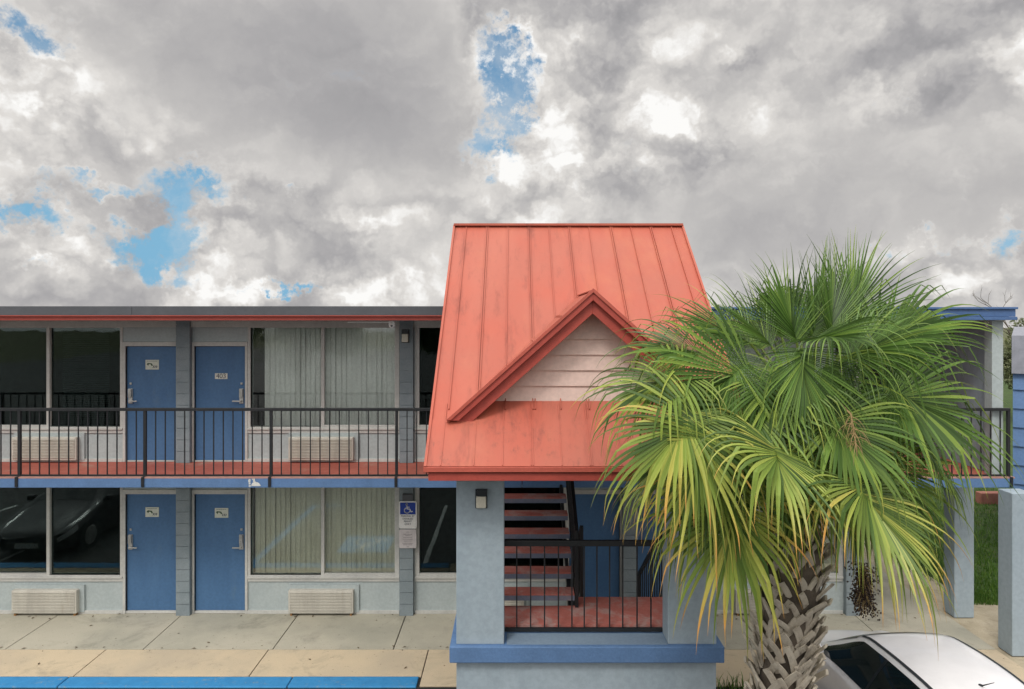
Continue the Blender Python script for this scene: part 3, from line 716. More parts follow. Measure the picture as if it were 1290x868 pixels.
def car(label, group, pos, rz_, paintm):
    r = root('parked_car', label, 'car', pos, group, rz_)
    mb = MB(); du, dv = 5, 4; nu = (NS - 1) * du + 1; nv = (NP - 1) * dv + 1
    for sg in (1, -1):
        o = len(mb.v)
        for i in range(nu):
            for j in range(nv):
                p = surf(i / du, j / dv); mb.v.append(Vector((p.x, p.y * sg, p.z)))
        for i in range(nu - 1):
            for j in range(nv - 1):
                q = (o + i * nv + j, o + (i + 1) * nv + j, o + (i + 1) * nv + j + 1, o + i * nv + j + 1)
                mb.f.append(q if sg < 0 else q[::-1])
        # caps
        mb.f.append(tuple(o + j for j in range(nv))); mb.f.append(tuple(o + (nu - 1) * nv + j for j in range(nv))[::-1])
    mb.add([(-.1, -.5, .19), (-4.6, -.5, .19), (-4.6, .5, .19), (-.1, .5, .19)], [(0, 1, 2, 3)])
    body = mb.build('body', paintm, r, smooth=True, local=True)
    def patch(name, m, uf, v0, v1, n1, n2, sides, off=.006, parent=r):
        """uf(v)->(u0,u1)"""
        mb = MB()
        for sg in sides:
            o = len(mb.v)
            for i in range(n1 + 1):
                v = v0 + (v1 - v0) * i / n1; u0, u1 = uf(v)
                for j in range(n2 + 1):
                    u = u0 + (u1 - u0) * j / n2; p = surf(u, v); p = Vector((p.x, p.y * sg, p.z)); mb.v.append(p + snorm(u, v, sg) * off)
            for i in range(n1):
                for j in range(n2):
                    q = (o + i * (n2 + 1) + j, o + (i + 1) * (n2 + 1) + j, o + (i + 1) * (n2 + 1) + j + 1, o + i * (n2 + 1) + j + 1)
                    mb.f.append(q if sg > 0 else q[::-1])
        return mb.build(name, m, parent, smooth=True, local=True)
    # glass: front and rear screens (v 0..~3), side windows (v 3.2..4.9)
    patch('windshield', M['carglass'], lambda v: (4.15 + .0 * v, 5.95 - .12 * v), 0, 2.85, 12, 12, (1, -1))
    patch('rear_window', M['carglass'], lambda v: (10.15 + .05 * v, 11.85), 0, 2.8, 12, 12, (1, -1))
    for sg in (1, -1):
        def front(v): k = max(4.85 - v, 0) / 1.75; return (4.3 + 1.9 * k ** 1.7, 7.46)
        def rear(v): k = max(4.85 - v, 0) / 1.75; return (7.54, 10.9 - 1.3 * k ** 1.2)
        patch('side_window', M['carglass'], front, 3.12, 4.86, 16, 14, (sg,))
        patch('side_window', M['carglass'], rear, 3.12, 4.86, 16, 14, (sg,))
        patch('roof_moulding', M['cartrim'], lambda v: (5.8, 10.9), 2.02, 2.5, 2, 34, (sg,), off=.007)
        patch('window_pillar', M['cartrim'], lambda v: (7.44, 7.56), 3.12, 4.86, 10, 1, (sg,), off=.008)
        MB().box(-1.56, -1.42, sg * .93 - .09, sg * .93 + .09, .93, 1.06).build('wing_mirror', paintm, r, bevel=.03, local=True)
        patch('door_seam', M['cartrim'], lambda v: (7.5, 7.53), 5.1, 8.6, 12, 1, (sg,), off=.004)
        MB().box(-1.5 if 0 else -2.95, -2.78, sg * .915 - .012, sg * .915 + .012, .80, .83).build('door_handle', paintm, r, bevel=.005, local=True)
        patch('headlight', M['lens'], lambda v: (.4, 2.2), 5.1, 6.6, 6, 6, (sg,), off=.005)
        patch('tail_light', M['redlens'], lambda v: (13.2, 14.6), 5.3, 6.9, 6, 6, (sg,), off=.006)
        for xw in (-.80, -3.50):
            y = sg * .80
            w1 = MB().tube([(xw, y - .11 * sg, .32), (xw, y - .1 * sg, .32), (xw, y + .1 * sg, .32), (xw, y + .115 * sg, .32)], [.28, .32, .32, .28], 28).build('wheel', M['rubber'], r, smooth=False, local=True)
            rm = MB().tube([(xw, y + .116 * sg, .32), (xw, y + .122 * sg, .32)], [.22, .2], 24)
            rm.build('rim', M['metal'], w1, local=True)
            MB().tube([(xw, y - .1 * sg, .33), (xw, y + .106 * sg, .33)], .36, 28).build('wheel_arch', M['cartrim'], r, local=True)
    MB().tube([(-3.22, 0, 1.44), (-3.26, 0, 1.465), (-3.42, 0, 1.58)], [.022, .007, .003], 8).build('antenna', M['cartrim'], r, local=True)
    MB().box(-.06, .0 + .02, -.25, .25, .27, .37).box(-4.56, -4.50, -.26, .26, .6, .72).build('number_plate', M['white'], r, local=True)
    MB().box(-.05, .015, -.5, .5, .40, .46).build('front_grille', M['cartrim'], r, local=True)
    return r
hd = R(90 + 2.0)
tip = Vector((X(1143, 8.45), 8.45)) + Vector((math.cos(hd), math.sin(hd))) * 1.96
car('white sedan parked beside the palm tree, seen from above', None, (tip.x, tip.y, -.15), hd, M['carwhite'])
car('black car on the lot, mirrored in the dark ground floor window', None, (-10.7, 9.0, -.15), R(90), M['carblack'])

# ------------------------------------------------------------------ palm
PT = root('palm_tree', 'sabal palm with crisscross leaf bases and green yellow fronds in front', 'palm tree', (2.42, 6.8, -.15))
def axis(z):
    t = (z + .15) / 4.2; return Vector((2.42 + .52 * t ** 1.0 + .03 * math.sin(z * 1.5), 6.8 - .05 * t, z))
HZ = 3.95
tk = MB(); zs = [-.15 + i * (HZ + .15) / 16 for i in range(17)]
tk.tube([axis(z) for z in zs], [.24 + .03 * math.sin(z * 3) - .05 * max(0, (z - 2.8)) for z in zs], 16)
TK = tk.build('trunk', M['bark'], PT, smooth=True)
bt = MB(); random.seed(11)
i = 0; z = .0
while z < 3.5:
    th0 = i * 2.39996 + random.uniform(-.15, .15); i += 1
    z += .0135 if z < 2.6 else .02
    top = z > 2.65
    for sd in (-1, 1):
        if random.random() < .12: continue
        ln = random.uniform(.17, .28); sp_ = random.uniform(.34, .50); w0 = random.uniform(.05, .08); w1 = w0 * random.uniform(.75, 1.0)
        out = random.uniform(.06, .17); n = 4; rows = []
        lean = random.uniform(-.05, .05)
        for k in range(n + 1):
            f_ = k / n; th = th0 + sd * sp_ * (1 - f_) + lean; zz = z - .1 + ln * f_; rr = .235 + (out + .015 * sd) * f_ ** 1.3 - .04 * max(0, (z - 2.6))
            c = axis(zz); rad = Vector((math.cos(th), math.sin(th), 0)); tan = Vector((-math.sin(th), math.cos(th), 0))
            p = c + rad * rr; ww = w0 + (w1 - w0) * f_
            dirv = (Vector((0, 0, ln)) - tan * sd * sp_ * rr).normalized(); side = dirv.cross(rad).normalized()
            rows.append((p - side * ww / 2, p + rad * .004 , p + side * ww / 2, p + side * ww / 2 - rad * .02, p - side * ww / 2 - rad * .02))
        o = len(bt.v)
        for rw in rows: bt.v += list(rw)
        for k in range(n):
            for j in range(5): bt.f.append((o + k * 5 + j, o + k * 5 + (j + 1) % 5, o + (k + 1) * 5 + (j + 1) % 5, o + (k + 1) * 5 + j))
        bt.f.append(tuple(o + j for j in range(5))[::-1]); bt.f.append(tuple(o + n * 5 + j for j in range(5)))
bt.build('leaf_base', M['boot'], TK)
heart = axis(HZ - .05)
NF = [0]
def frond(hub, f, n, L, spread, droop, age, nl=54, lift=.25, rs=None):
    NF[0] += 1; rr = random.Random(NF[0] * 17 + 5)
    f = Vector(f).normalized(); n = Vector(n); n = (n - f * n.dot(f)).normalized(); s = f.cross(n).normalized()
    mb = MB(); C = []; nl = int(nl * (.75 if spread < 70 else 1) * rr.uniform(.85, 1.1)); f = (f + Vector((rr.uniform(-.16, .16), rr.uniform(-.1, .1), rr.uniform(-.16, .16)))).normalized(); n = (n + s * rr.uniform(-.35, .35)); n = (n - f * n.dot(f)).normalized(); s = f.cross(n)
    def addv(p, c): mb.v.append(p); C.append(c); return len(mb.v) - 1
    # petiole
    h0 = heart + Vector((rr.uniform(-.07, .07), rr.uniform(-.07, .07), rr.uniform(-.25, .1)))
    dist = (hub - h0).length; mid = h0.lerp(hub, .5) + Vector((0, 0, .12 * dist)); K = 8; pp = []
    for k in range(K + 1):
        t = k / K; pp.append(h0 * (1 - t) ** 2 + mid * 2 * t * (1 - t) + hub * t * t)
    o = len(mb.v); mb.tube(pp, [.022 - .010 * k / K for k in range(K + 1)], 6)
    pc = (min(age * .5 + .28, 1), 0, rr.random() * .6 + .2, 1); C += [pc] * (len(mb.v) - len(C))
    dA = 2 * R(spread) / (nl - 1); K = 11; tw = rr.uniform(-.15, .15)
    skew = rr.uniform(-.12, .12)
    for i in range(nl):
        t = -1 + 2 * i / (nl - 1); a = R(spread) * t
        c = (1 - abs(t)) ** .9 * .30 * L
        base = hub + f * c * .9 - n * c * c * .9
        d = (f * math.cos(a) + s * math.sin(a) + n * (lift * abs(t) + tw * t)).normalized()
        dd = d - n * c * .9; d = dd.normalized()
        ln = L * (1 - .22 * t * t) * rr.uniform(.80, 1.12) * 1.08 - c * .5
        wd0 = n.cross(d); wd0.normalize()
        if abs(t) > .93: ln *= .8
        p = base.copy(); rnd = rr.random(); rag = rr.random(); dr = droop * rr.uniform(.65, 1.35); prev = None
        gx = Vector((rr.uniform(-.16, .16), rr.uniform(-.16, .16), 0)); broke = rr.random() < (.10 if droop < .45 else .48); bk = rr.uniform(.34, .72); bs = rr.uniform(.7, 1.9)
        wmx = ln * .46 * dA; lt = rr.random() < .3
        for k in range(K + 1):
            u = k / K
            if u <= .42: w = max(.012, (ln * u + c * .25) * dA * 1.15)
            else: w = max(.0012, (wmx * .98 + c * .25 * dA) * (1 - ((u - .42) / .58) ** .95))
            w = min(w, .062)
            wd = wd0 - d * wd0.dot(d); wd.normalize(); up = d.cross(wd)
            if up.dot(n) < 0: up = -up
            cv = min(max(age * .44 + .05 + (u ** 4) * (.16 + 1.0 * age * rag) + (rnd - .5) * (.16 + .40 * age) + (.12 if lt else 0) , 0), 1)
            col = (cv, u, rnd, 1)
            a_, m_, b_ = addv(p - wd * w / 2 + up * w * .22, col), addv(p - up * w * .16, col), addv(p + wd * w / 2 + up * w * .22, col)
            if prev: mb.f += [(prev[0], prev[1], m_, a_), (prev[1], prev[2], b_, m_)]
            prev = (a_, m_, b_)
            p = p + d * ln / K
            g2 = dr * (.02 + (.72 if droop > .45 else .5) * max(u - .25, 0) ** 1.15)
            if broke and abs(u - bk) < .046: g2 += bs
            d = (d + Vector((0, 0, -1)) * g2 + gx * u * .35).normalized()
    o = mb.build('frond', M['frond'], PT, smooth=False)
    at = o.data.color_attributes.new('leafcol', 'FLOAT_COLOR', 'POINT')
    flat = [x for c in C for x in c]
    if len(flat) == len(at.data) * 4: at.data.foreach_set('color', flat)
    return o
FR = [ # hub px, py, depth, forward, normal, L, spread, droop, age
    (1112, 486, 6.45, (.80, -.25, -.38), (.1, -.9, .45), 1.16, 118, .6, .16),
    (1096, 440, 6.75, (.70, 0, .55), (-.35, -.7, .6), 1.10, 95, .55, .12),
    (1046, 425, 6.9, (.22, .05, 1), (0, -1, .2), .86, 48, .15, .04),
    (1022, 425, 7.1, (.42, .1, .9), (0, -1, .2), .95, 50, .25, .08),
    (1004, 432, 6.6, (-.12, -.15, 1), (0, -1, 0), .80, 52, .35, .05),
    (972, 436, 6.85, (-.6, .0, .8), (.3, -.8, .4), .78, 58, .50, .14),
    (1006, 440, 6.2, (.05, -.35, -.85), (0, -.85, .4), .85, 88, .5, .14),
    (942, 458, 6.4, (-.72, -.30, -.42), (.05, -.88, .45), 1.05, 112, .6, .14),
    (945, 432, 6.8, (-.80, -.05, .55), (.3, -.75, .5), .88, 62, .5, .14),
    (862, 470, 6.6, (-.75, -.15, -.2), (-.2, -.55, .8), .98, 115, 1.15, .44),
    (878, 520, 6.2, (-.60, -.45, -.5), (-.3, -.6, .7), 1.05, 115, 1.1, .55),
    (905, 575, 6.3, (-.45, -.4, -.75), (-.4, -.75, .5), 1.05, 105, .9, .5),
    (972, 560, 5.95, (-.15, -.85, -.15), (0, -.4, .92), .98, 140, 1.25, .52),
    (1072, 606, 5.85, (.48, -.62, -.45), (.15, -.55, .82), 1.12, 112, 1.0, .66),
    (925, 622, 6.15, (-.40, -.45, -.7), (-.3, -.7, .6), 1.10, 105, .85, .62),
    (1140, 535, 6.85, (.70, -.05, -.55), (.5, -.5, .7), .98, 105, .8, .28),
    (1128, 500, 7.3, (.88, .25, -.1), (.3, -.5, .8), .98, 95, .8, .20),
    (1105, 570, 6.6, (.5, -.3, -.75), (.4, -.7, .5), 1.10, 105, .7, .30),
    (1040, 520, 6.2, (.25, -.6, -.45), (0, -.6, .75), .95, 120, 1.0, .22),
    (958, 505, 6.3, (-.35, -.6, -.3), (-.1, -.6, .8), 1.0, 125, 1.0, .20),
    (1105, 590, 7.2, (.5, .2, -.75), (.5, -.6, .5), .80, 90, .7, .34),
    (860, 560, 7.0, (-.75, .1, -.5), (-.4, -.4, .8), .98, 105, .9, .48),
    (1000, 600, 6.4, (-.05, -.45, -.85), (0, -.85, .5), .75, 100, .6, .35),
    (945, 640, 6.9, (-.35, 0, -.9), (-.4, -.8, .4), .8, 90, .5, .3),
    (1075, 640, 6.9, (.3, 0, -.95), (.4, -.8, .4), .62, 90, .5, .34),
    (1040, 462, 6.4, (.4, -.4, -.6), (-.1, -.8, .5), .85, 85, .8, .16), (985, 425, 7.0, (-.25, -.1, 1), (.1, -1, .2), .66, 55, .4, .08), (1068, 415, 7.0, (.35, .1, 1), (-.2, -1, .2), 1.0, 55, .35, .06),
    (1075, 500, 6.5, (.1, -.5, -.8), (.1, -.85, .3), .95, 95, .7, .28), (900, 450, 6.9, (-.6, -.1, .3), (0, -.8, .6), 1.0, 100, .9, .22), (1000, 520, 6.5, (-.1, -.45, -.8), (0, -.85, .3), .95, 100, .8, .3),
    (925, 540, 6.5, (-.45, -.3, -.8), (-.3, -.8, .4), 1.1, 100, .8, .4), (1095, 580, 7.0, (.3, .0, -.9), (.3, -.8, .4), .85, 90, .6, .36),
    (1030, 425, 6.5, (.15, -.5, .1), (-.1, -.4, .9), .8, 95, 1.0, .14), (985, 462, 6.45, (-.3, -.5, -.5), (.1, -.7, .6), .9, 90, .9, .26), (1062, 452, 6.55, (.35, -.35, .25), (-.3, -.6, .7), .85, 85, .9, .12),
    (1045, 555, 6.2, (.15, -.5, -.7), (0, -.8, .5), .95, 92, .9, .42), (890, 545, 6.0, (-.5, -.4, -.6), (-.2, -.7, .5), 1.0, 95, 1.0, .62), 
    (1012, 665, 6.75, (.0, -.1, -1), (0, -1, .1), .42, 60, .3, 1.0), (975, 655, 6.7, (-.3, -.1, -1), (0, -1, .1), .45, 60, .3, .95),
    # rear of the crown
    (1060, 440, 7.4, (.5, .4, .75), (-.3, -.7, .6), .95, 95, .7, .1), (960, 440, 7.4, (-.5, .45, .6), (.3, -.7, .6), .78, 85, .7, .14),
    (1010, 430, 7.5, (0, .5, .85), (0, -.8, .5), .8, 80, .6, .12), (900, 500, 7.5, (-.7, .6, -.2), (-.2, .1, .9), 1.0, 110, .9, .3),
    (1110, 500, 7.6, (.65, .7, -.2), (.2, .1, .9), 1.05, 110, .9, .25), (1000, 500, 7.8, (0, 1, -.3), (0, .2, .9), 1.05, 120, .9, .25),
    (1080, 570, 7.6, (.45, .7, -.6), (.3, .5, .7), 1.0, 100, .8, .4), (940, 570, 7.6, (-.45, .7, -.6), (-.3, .5, .7), 1.0, 100, .8, .45)]
for hp in FR: frond(P(hp[0], hp[1], hp[2]), *hp[3:])
# fruit stalks
def fruit(ps, length, nb, name, berries, seed):
    rr = random.Random(seed); st = MB(); be = MB()
    st.tube(ps, [.016 - .01 * i / (len(ps) - 1) for i in range(len(ps))], 6)
    base = Vector(ps[-2]); end = Vector(ps[-1])
    for i in range(nb):
        a = base.lerp(end, rr.random()); d = Vector((rr.uniform(-1, 1), rr.uniform(-1, 1), rr.uniform(-1.5, .1))).normalized(); q = [a]
        for k in range(5):
            a = a + d * length / 5; d = (d + Vector((0, 0, -.45))).normalized(); q.append(a)
        st.tube(q, [.004, .003, .003, .002, .002, .001], 4)
        if berries:
            for k in range(9):
                t = rr.uniform(.8, 4.9); j = int(t); c = q[j].lerp(q[j + 1], t - j) + Vector((rr.uniform(-.03, .03), rr.uniform(-.03, .03), rr.uniform(-.03, .03))); s = rr.uniform(.008, .0125)
                be.add([c + Vector(v) * s for v in ((1, 0, 0), (-1, 0, 0), (0, 1, 0), (0, -1, 0), (0, 0, 1), (0, 0, -1))], [(0, 2, 4), (2, 1, 4), (1, 3, 4), (3, 0, 4), (2, 0, 5), (1, 2, 5), (3, 1, 5), (0, 3, 5)])
    s_ = st.build('fruit_stalk', M['stalk'], PT)
    if berries: be.build('fruit_cluster', M['berry'], s_)
fruit([heart, P(1060, 560, 6.9), P(1082, 640, 6.6), P(1087, 710, 6.45), P(1088, 755, 6.4)], .20, 110, 'a', True, 1)
fruit([heart, P(1050, 500, 6.3), P(1072, 522, 5.95), P(1078, 560, 5.9)], .2, 34, 'b', False, 2)
fruit([heart, P(960, 560, 6.9), P(945, 640, 6.75), P(943, 700, 6.7)], .26, 26, 'c', True, 3)
fruit([heart, P(1060, 560, 6.3), P(1062, 600, 6.15), P(1070, 640, 6.1)], .25, 26, 'd', False, 4)

# planting bed round the palm
bed = MB(); n = 26; pts = []
for k in range(n):
    a = 2 * math.pi * k / n; rr_ = 1 + .05 * math.sin(3 * a)
    pts.append(Vector((2.98 + .42 * rr_ * math.cos(a) * (1 if math.sin(a) > 0 else 1.15), 7.6 + 2.0 * rr_ * math.sin(a), -.149)))
bed.prism(pts, (0, 0, .13)); struct(bed.build('planting_bed', M['mulch']))
wd = MB(); random.seed(5)
for _ in range(170):
    c = Vector((random.uniform(2.65, 3.2), random.uniform(9.0, 9.6), -.02)) if _ < 110 else Vector((random.uniform(2.6, 3.2), random.uniform(5.9, 9.2), -.02))
    a = random.random() * 6.28; h = random.uniform(.08, .26); w_ = .009; d = Vector((math.cos(a), math.sin(a), 0)); l = random.uniform(.02, .16)
    sdv = Vector((-d.y, d.x, 0)) * w_
    wd.add([c - sdv, c + sdv, c + d * l * .4 + Vector((0, 0, h * .7)) + sdv * .7, c + d * l * .4 + Vector((0, 0, h * .7)) - sdv * .7, c + d * l + Vector((0, 0, h))], [(0, 1, 2, 3), (3, 2, 4)])
o_ = wd.build('weeds', M['grass']); struct(o_, 'stuff'); tagm(o_, 'green weeds in the bed by the corner of the blue ledge', 'weeds')

# ------------------------------------------------------------------ trees, neighbours
def tree(name, lab, cat, x, y, h, r_, nl, ls, m, seed, group=None, trunk_h=.35, base=-.15):
    rr = random.Random(seed); T = root(name, lab, cat, (x, y, base), group)
    tk = MB(); tk.tube([(x, y, base), (x + .1, y, base + h * .3), (x, y + .1, base + h * .75)], [.05 * h ** .6 * .6 + .08, .12, .05], 8)
    cl = []
    for k in range(26):
        a = rr.random() * 6.28; e = rr.uniform(-.4, 1); q = rr.uniform(.35, .8)
        c = Vector((x + r_ * q * math.cos(a) * math.cos(e * 1.3), y + r_ * q * math.sin(a) * math.cos(e * 1.3), base + h - r_ * .95 + r_ * q * math.sin(e * 1.3) * .95)); cl.append((c, r_ * rr.uniform(.22, .38)))
        tk.tube([(x, y, base + h * trunk_h), Vector((x, y, base + h * .5)).lerp(c, .5), c], [.07, .045, .015], 5)
    tk.build('trunk', M['wood'], T)
    lf = MB()
    for _ in range(nl):
        c, q = cl[rr.randrange(len(cl))]; d = Vector((rr.gauss(0, 1), rr.gauss(0, 1), rr.gauss(0, 1))).normalized() * q * rr.random() ** .4
        p = c + d; a = Vector((rr.gauss(0, 1), rr.gauss(0, 1), rr.gauss(0, .6))).normalized(); b = a.cross(Vector((rr.gauss(0, 1), rr.gauss(0, 1), rr.gauss(0, 1)))).normalized(); s = ls * rr.uniform(.6, 1.3)
        lf.add([p - a * s, p + b * s * .5, p + a * s, p - b * s * .5], [(0, 1, 2, 3)])
    lf.build('crown', m, T); return T
tree('leafy_tree', 'dark green round tree rising behind the blue roof edge', 'tree', X(985, 30), 30, Z(360, 30) + .15, 1.9, 7000, .09, M['leaf'], 3)
tree('broadleaf_tree', 'dull green bushy tree beyond the blue house at the right', 'tree', X(1296, 34), 34, Z(399, 34) + .15, 2.3, 5000, .1, M['leafdull'], 9)
# bare tree
bx, by = X(1284, 40), 40
BT = root('bare_tree', 'leafless grey tree above the blue house', 'bare tree', (bx, by, -.15))
bm_ = MB(); rr = random.Random(21)
def branch(p, d, l, r_, dep):
    q = [p]; dd = d.copy()
    for k in range(4):
        p = p + dd * l / 4; dd = (dd + Vector((rr.uniform(-.22, .22), rr.uniform(-.22, .22), rr.uniform(-.08, .15)))).normalized(); q.append(p)
    bm_.tube(q, [r_, r_ * .85, r_ * .7, r_ * .6, r_ * .5], 5)
    if dep:
        for k in range(3 if dep > 1 else 2):
            j = rr.choice((2, 3, 4)); a = rr.random() * 6.28
            branch(q[j], (dd * .8 + Vector((math.cos(a), math.sin(a) * .6, rr.uniform(.1, .7))) * .7).normalized(), l * (.42 if dep == 4 else rr.uniform(.5, .65)), r_ * .5, dep - 1)
branch(Vector((bx, by, -.15)), Vector((0, 0, 1)), 4.3, .10, 4)
bm_.build('trunk', M['wood'], BT)
# neighbouring blue house
hc = Vector((X(1276, 14.0), 14.0, 0))
NB = root('neighbour_house', 'blue sided house with grey upper band past the grey columns', 'house', hc, None, R(-37))
sd_ = MB(); z = -.15
while z < 4.0:
    z1_ = min(z + .385, 4.03); sd_.add([(0, -.04, z), (7, -.04, z), (7, 0, z1_), (0, 0, z1_), (0, .05, z), (7, .05, z), (7, .05, z1_), (0, .05, z1_)], [(0, 1, 2, 3), (0, 4, 5, 1), (0, 3, 7, 4), (1, 5, 6, 2), (3, 2, 6, 7), (5, 4, 7, 6)]); z = z1_
sd_.box(.02, 7, .05, 6, -.15, 4.0)
sd_.build('wall', M['bluesiding'], NB, local=True)
MB().prism([(-.02, -.1, 4.03), (-.02, 6.1, 4.03), (-.02, 3, 4.95), (-.02, 0, 4.80)], (7.1, 0, 0)).build('roof', M['shingle'], NB, local=True)
MB().box(2, 3.2, -.1, -.045, 1.0, 2.3).build('window', M['frame'], NB, local=True)
tagm(MB().box(X(1236, 19), X(1236, 19) + 3.2, 19, 19.25, -.15, .28).build('brick_wall', M['brick'], bevel=.02), 'low red brick wall at the back of the lawn', 'wall')
# trees across the lot (they show in the window glass)
for k, (tx_, ty, th_, tr) in enumerate(((-13, -17, 9, 4.2), (-4.5, -19, 8, 3.6), (5, -18, 9.5, 4.4), (15, -17, 8, 4))):
    tree('street_tree', 'leafy tree across the parking lot, mirrored in the upper windows', 'tree', tx_, ty, th_, tr, 3500, .33, M['leaf'], 40 + k, 'trees across the parking lot', .2)

# ------------------------------------------------------------------ sky and light
SUN_EL, SUN_AZ = R(52), math.atan2(-.45, -.9)   # direction to the sun: (sin az, cos az)
W = bpy.data.worlds.new('World'); S.world = W; W.use_nodes = True
t = W.node_tree; bg = t.nodes['Background']
sky = t.nodes.new('ShaderNodeTexSky'); sky.sky_type = 'NISHITA'; sky.sun_disc = False
sky.sun_elevation = SUN_EL; sky.sun_rotation = SUN_AZ; sky.air_density = 1.2; sky.dust_density = .8; sky.ozone_density = 1.5
tc = t.nodes.new('ShaderNodeTexCoord'); D = tc.outputs['Generated']
def vm(op, a, b=None):
    n = t.nodes.new('ShaderNodeVectorMath'); n.operation = op
    for i, v in ((0, a), (1, b)):
        if v is None: continue
        if isinstance(v, bpy.types.NodeSocket): t.links.new(v, n.inputs[i])
        else: n.inputs[i].default_value = v
    return n.outputs['Value'] if op in ('LENGTH', 'DOT_PRODUCT') else n.outputs[0]
def skynoise(vec, scale, detail, rough, dist=0., off=(0, 0, 0), lac=2.):
    n = t.nodes.new('ShaderNodeTexNoise'); n.inputs['Scale'].default_value = scale; n.inputs['Detail'].default_value = detail
    n.inputs['Roughness'].default_value = rough; n.inputs['Distortion'].default_value = dist; n.inputs['Lacunarity'].default_value = lac
    t.links.new(vm('ADD', vec, off), n.inputs['Vector']); return n.outputs[0]
warp = t.nodes.new('ShaderNodeTexNoise'); warp.inputs['Scale'].default_value = 7; warp.inputs['Detail'].default_value = 5; warp.inputs['Roughness'].default_value = .65
t.links.new(D, warp.inputs['Vector'])
wv = vm('MULTIPLY', vm('SUBTRACT', warp.outputs['Color'], (.5, .5, .5)), (.13, .13, .13))
DW = vm('ADD', D, wv)
def blob(px, py, rx, ry, amp, soft=1., src=None):
    d = Vector(((px - PX0) / F, 1, (PY0 - py) / F)); sc = 1 / d.length; d.normalize()
    v = vm('MULTIPLY', vm('SUBTRACT', src or DW, tuple(d)), (F / rx / sc * 1., 3., F / ry / sc))
    return mth(t, 'MULTIPLY', rng(t, vm('LENGTH', v), 0., 1.6 * soft, 1., 0.), amp)
def total(lst):
    o = lst[0]
    for x in lst[1:]: o = mth(t, 'ADD', o, x)
    return o
w2 = t.nodes.new('ShaderNodeTexNoise'); w2.inputs['Scale'].default_value = 26; w2.inputs['Detail'].default_value = 5; w2.inputs['Roughness'].default_value = .65
t.links.new(D, w2.inputs['Vector'])
W2 = vm('SUBTRACT', w2.outputs['Color'], (.5, .5, .5))
DG = vm('ADD', DW, vm('MULTIPLY', W2, (.09, .09, .09)))
gaps = total([blob(a[0], a[1], a[2] * 1.25, a[3] * 1.25, a[4] * .80, 1., DG) for a in (
    (634, 120, 26, 70, 1.15), (612, 200, 20, 26, .9), (600, 14, 16, 8, .7), (243, 222, 40, 26, 1.05), (198, 314, 38, 22, .95), (226, 266, 14, 28, .62), (22, 268, 36, 30, 1.0), (118, 232, 42, 9, .8),
    (42, 44, 36, 30, .85), (368, 350, 26, 12, .9), (228, 340, 20, 16, .7), (362, 243, 14, 6, .6), (1106, 322, 18, 16, .75), (1155, 296, 16, 8, .6), (1284, 290, 16, 30, .8), (40, 345, 40, 10, .6), (180, 290, 60, 16, .5), (320, 352, 60, 8, .5), (1215, 300, 30, 10, .4), (1150, 122, 10, 8, .3), (655, 60, 14, 20, .5))])
PS = vm('MULTIPLY', DW, (1, 1, 1.45))
gaps = mth(t, 'MULTIPLY', gaps, rng(t, skynoise(D, 30, 6, .7, off=(7, 2, 4)), .30, .68, .35, 1.5))
fb = skynoise(PS, 5.2, 10, .52); fine = skynoise(PS, 12, 8, .58, off=(3, 1, 2))
den = mth(t, 'ADD', mth(t, 'MULTIPLY', fb, 1.1), mth(t, 'MULTIPLY', fine, 1.35))
den = mth(t, 'SUBTRACT', mth(t, 'SUBTRACT', den, .78), gaps)
cov = rng(t, den, -.48, .18)
def puff(vec, scale, det):
    n = t.nodes.new('ShaderNodeTexVoronoi'); n.feature = 'F1'; n.inputs['Scale'].default_value = scale
    n.inputs['Detail'].default_value = det; n.inputs['Roughness'].default_value = .5; n.inputs['Lacunarity'].default_value = 2.2
    t.links.new(vec, n.inputs['Vector']); return n.outputs['Distance']
PW = vm('ADD', PS, vm('MULTIPLY', W2, (.05, .05, .05)))
fb2 = skynoise(vm('ADD', PS, (-.022, 0, .03)), 5.2, 7, .52)
rel = mth(t, 'ADD', mth(t, 'MULTIPLY', mth(t, 'SUBTRACT', fb, fb2), 1.55), mth(t, 'MULTIPLY', mth(t, 'SUBTRACT', .46, puff(PW, 8, 2.)), .95))
tone = total([blob(*a) for a in (
    (330, 50, 300, 140, -.30, 1., D), (470, 110, 200, 110, -.16), (110, 200, 160, 34, -.16), (520, 190, 130, 60, -.14), (1010, 250, 270, 90, -.22, 1., D), (1180, 230, 200, 80, -.08), (1000, 60, 200, 120, -.07), (330, 325, 80, 30, -.08), (560, 330, 120, 50, -.08), (930, 325, 170, 46, -.16),
    (130, 260, 60, 18, -.07), (105, 345, 80, 20, -.09),
    (55, 110, 85, 75, .30), (20, 190, 60, 26, .12), (915, 75, 20, 12, .40), (700, 70, 130, 100, .20), (740, 200, 150, 80, .10), (1100, 90, 200, 120, .06), (850, 190, 90, 45, .34), (1180, 90, 90, 50, .12), (780, 235, 70, 30, .14), (600, 45, 26, 50, .26), (268, 270, 46, 50, .26), (150, 245, 70, 18, .16), (300, 235, 40, 20, .2), (330, 370, 90, 22, .24), (60, 310, 60, 26, .24), (385, 262, 24, 22, .2), (450, 300, 50, 40, .10), (690, 290, 60, 18, .08), (1240, 50, 90, 70, .14), (1200, 345, 120, 40, .24), (1000, 350, 120, 16, .2), (640, 215, 26, 16, .26), (690, 210, 60, 40, .12), (480, 355, 120, 24, .14), (160, 160, 80, 40, .08), (200, 340, 260, 70, .10), (420, 230, 60, 40, .08))])
soft = rng(t, tone, -.16, .16, .22, 1.05)
edge = rng(t, den, .02, .42, .14, 0.)
sh = total([mth(t, 'ADD', mth(t, 'MULTIPLY', tone, 1.25), .86), mth(t, 'MULTIPLY', rel, soft), edge, mth(t, 'MULTIPLY', mth(t, 'SUBTRACT', fb, .5), .22)])
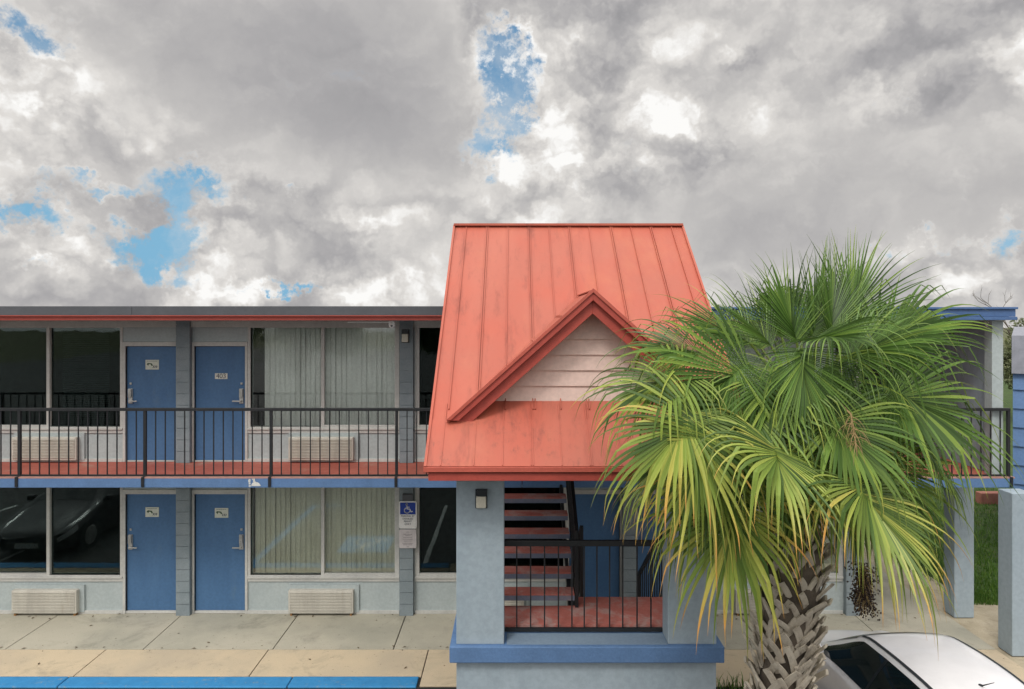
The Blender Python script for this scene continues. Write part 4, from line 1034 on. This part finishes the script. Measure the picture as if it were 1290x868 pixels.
cr = t.nodes.new('ShaderNodeValToRGB'); e = cr.color_ramp.elements
e[0].position = .0; e[0].color = (.33, .325, .335, 1); e[1].position = 1; e[1].color = (.98, .97, .95, 1)
for p_, c_ in ((.3, (.42, .41, .415)), (.55, (.54, .525, .515)), (.8, (.74, .715, .685))):
    q = cr.color_ramp.elements.new(p_); q.color = (*c_, 1)
t.links.new(sh, cr.inputs[0])
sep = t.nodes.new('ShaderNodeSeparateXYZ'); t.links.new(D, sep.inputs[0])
zen = rng(t, sep.outputs[2], .42, .85, 1., 2.5)  # sky above the frame brightened to add light from overhead
back = rng(t, sep.outputs[1], .2, -.5, 1., 1.9)  # unseen clouds behind the camera brightened as added fill for the facade
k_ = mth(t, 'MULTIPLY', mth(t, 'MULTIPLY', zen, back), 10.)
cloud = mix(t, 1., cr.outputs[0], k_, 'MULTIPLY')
skyc = mix(t, 1., sky.outputs[0], (.80, .98, 1.04), 'MULTIPLY')
SKYGAIN = skyc.node
hz = rng(t, sep.outputs[2], .02, .34, .9, .25)
skyc = mix(t, hz, skyc, (1.9, 4.5, 6.9))
skyc = mix(t, rng(t, skynoise(DW, 9, 6, .6, off=(2, 8, 1)), .38, .72, 0., .62), skyc, (6.2, 6.6, 6.9))
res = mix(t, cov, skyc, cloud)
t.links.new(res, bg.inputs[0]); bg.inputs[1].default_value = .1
W.cycles.sampling_method = 'MANUAL'; W.cycles.sample_map_resolution = 512

sl_ = bpy.data.lights.new('sun', 'SUN'); sl_.energy = 1.4; sl_.angle = R(14); sl_.color = (1, .96, .9)
so = bpy.data.objects.new('sun', sl_); COL.objects.link(so)
dr_ = Vector((math.sin(SUN_AZ) * math.cos(SUN_EL), math.cos(SUN_AZ) * math.cos(SUN_EL), math.sin(SUN_EL)))
so.rotation_euler = dr_.to_track_quat('Z', 'Y').to_euler(); so.location = (0, 0, 30)

cd = bpy.data.cameras.new('camera'); co = bpy.data.objects.new('camera', cd); COL.objects.link(co)
cd.sensor_width = 36; cd.lens = 36 * F / 1290; cd.shift_x = -4 / 1290; cd.shift_y = -34 / 1290; cd.clip_end = 2000; cd.clip_start = .05
co.location = (0, 0, CZ); co.rotation_euler = (R(90), 0, 0); S.camera = co
S.view_settings.view_transform = 'Standard'; S.view_settings.look = 'None'; S.view_settings.exposure = 0; S.view_settings.gamma = 1
S.render.resolution_x = 1024; S.render.resolution_y = 689
S.cycles.max_bounces = 8; S.cycles.transparent_max_bounces = 12
try: S.cycles.use_denoising = True
except Exception: pass
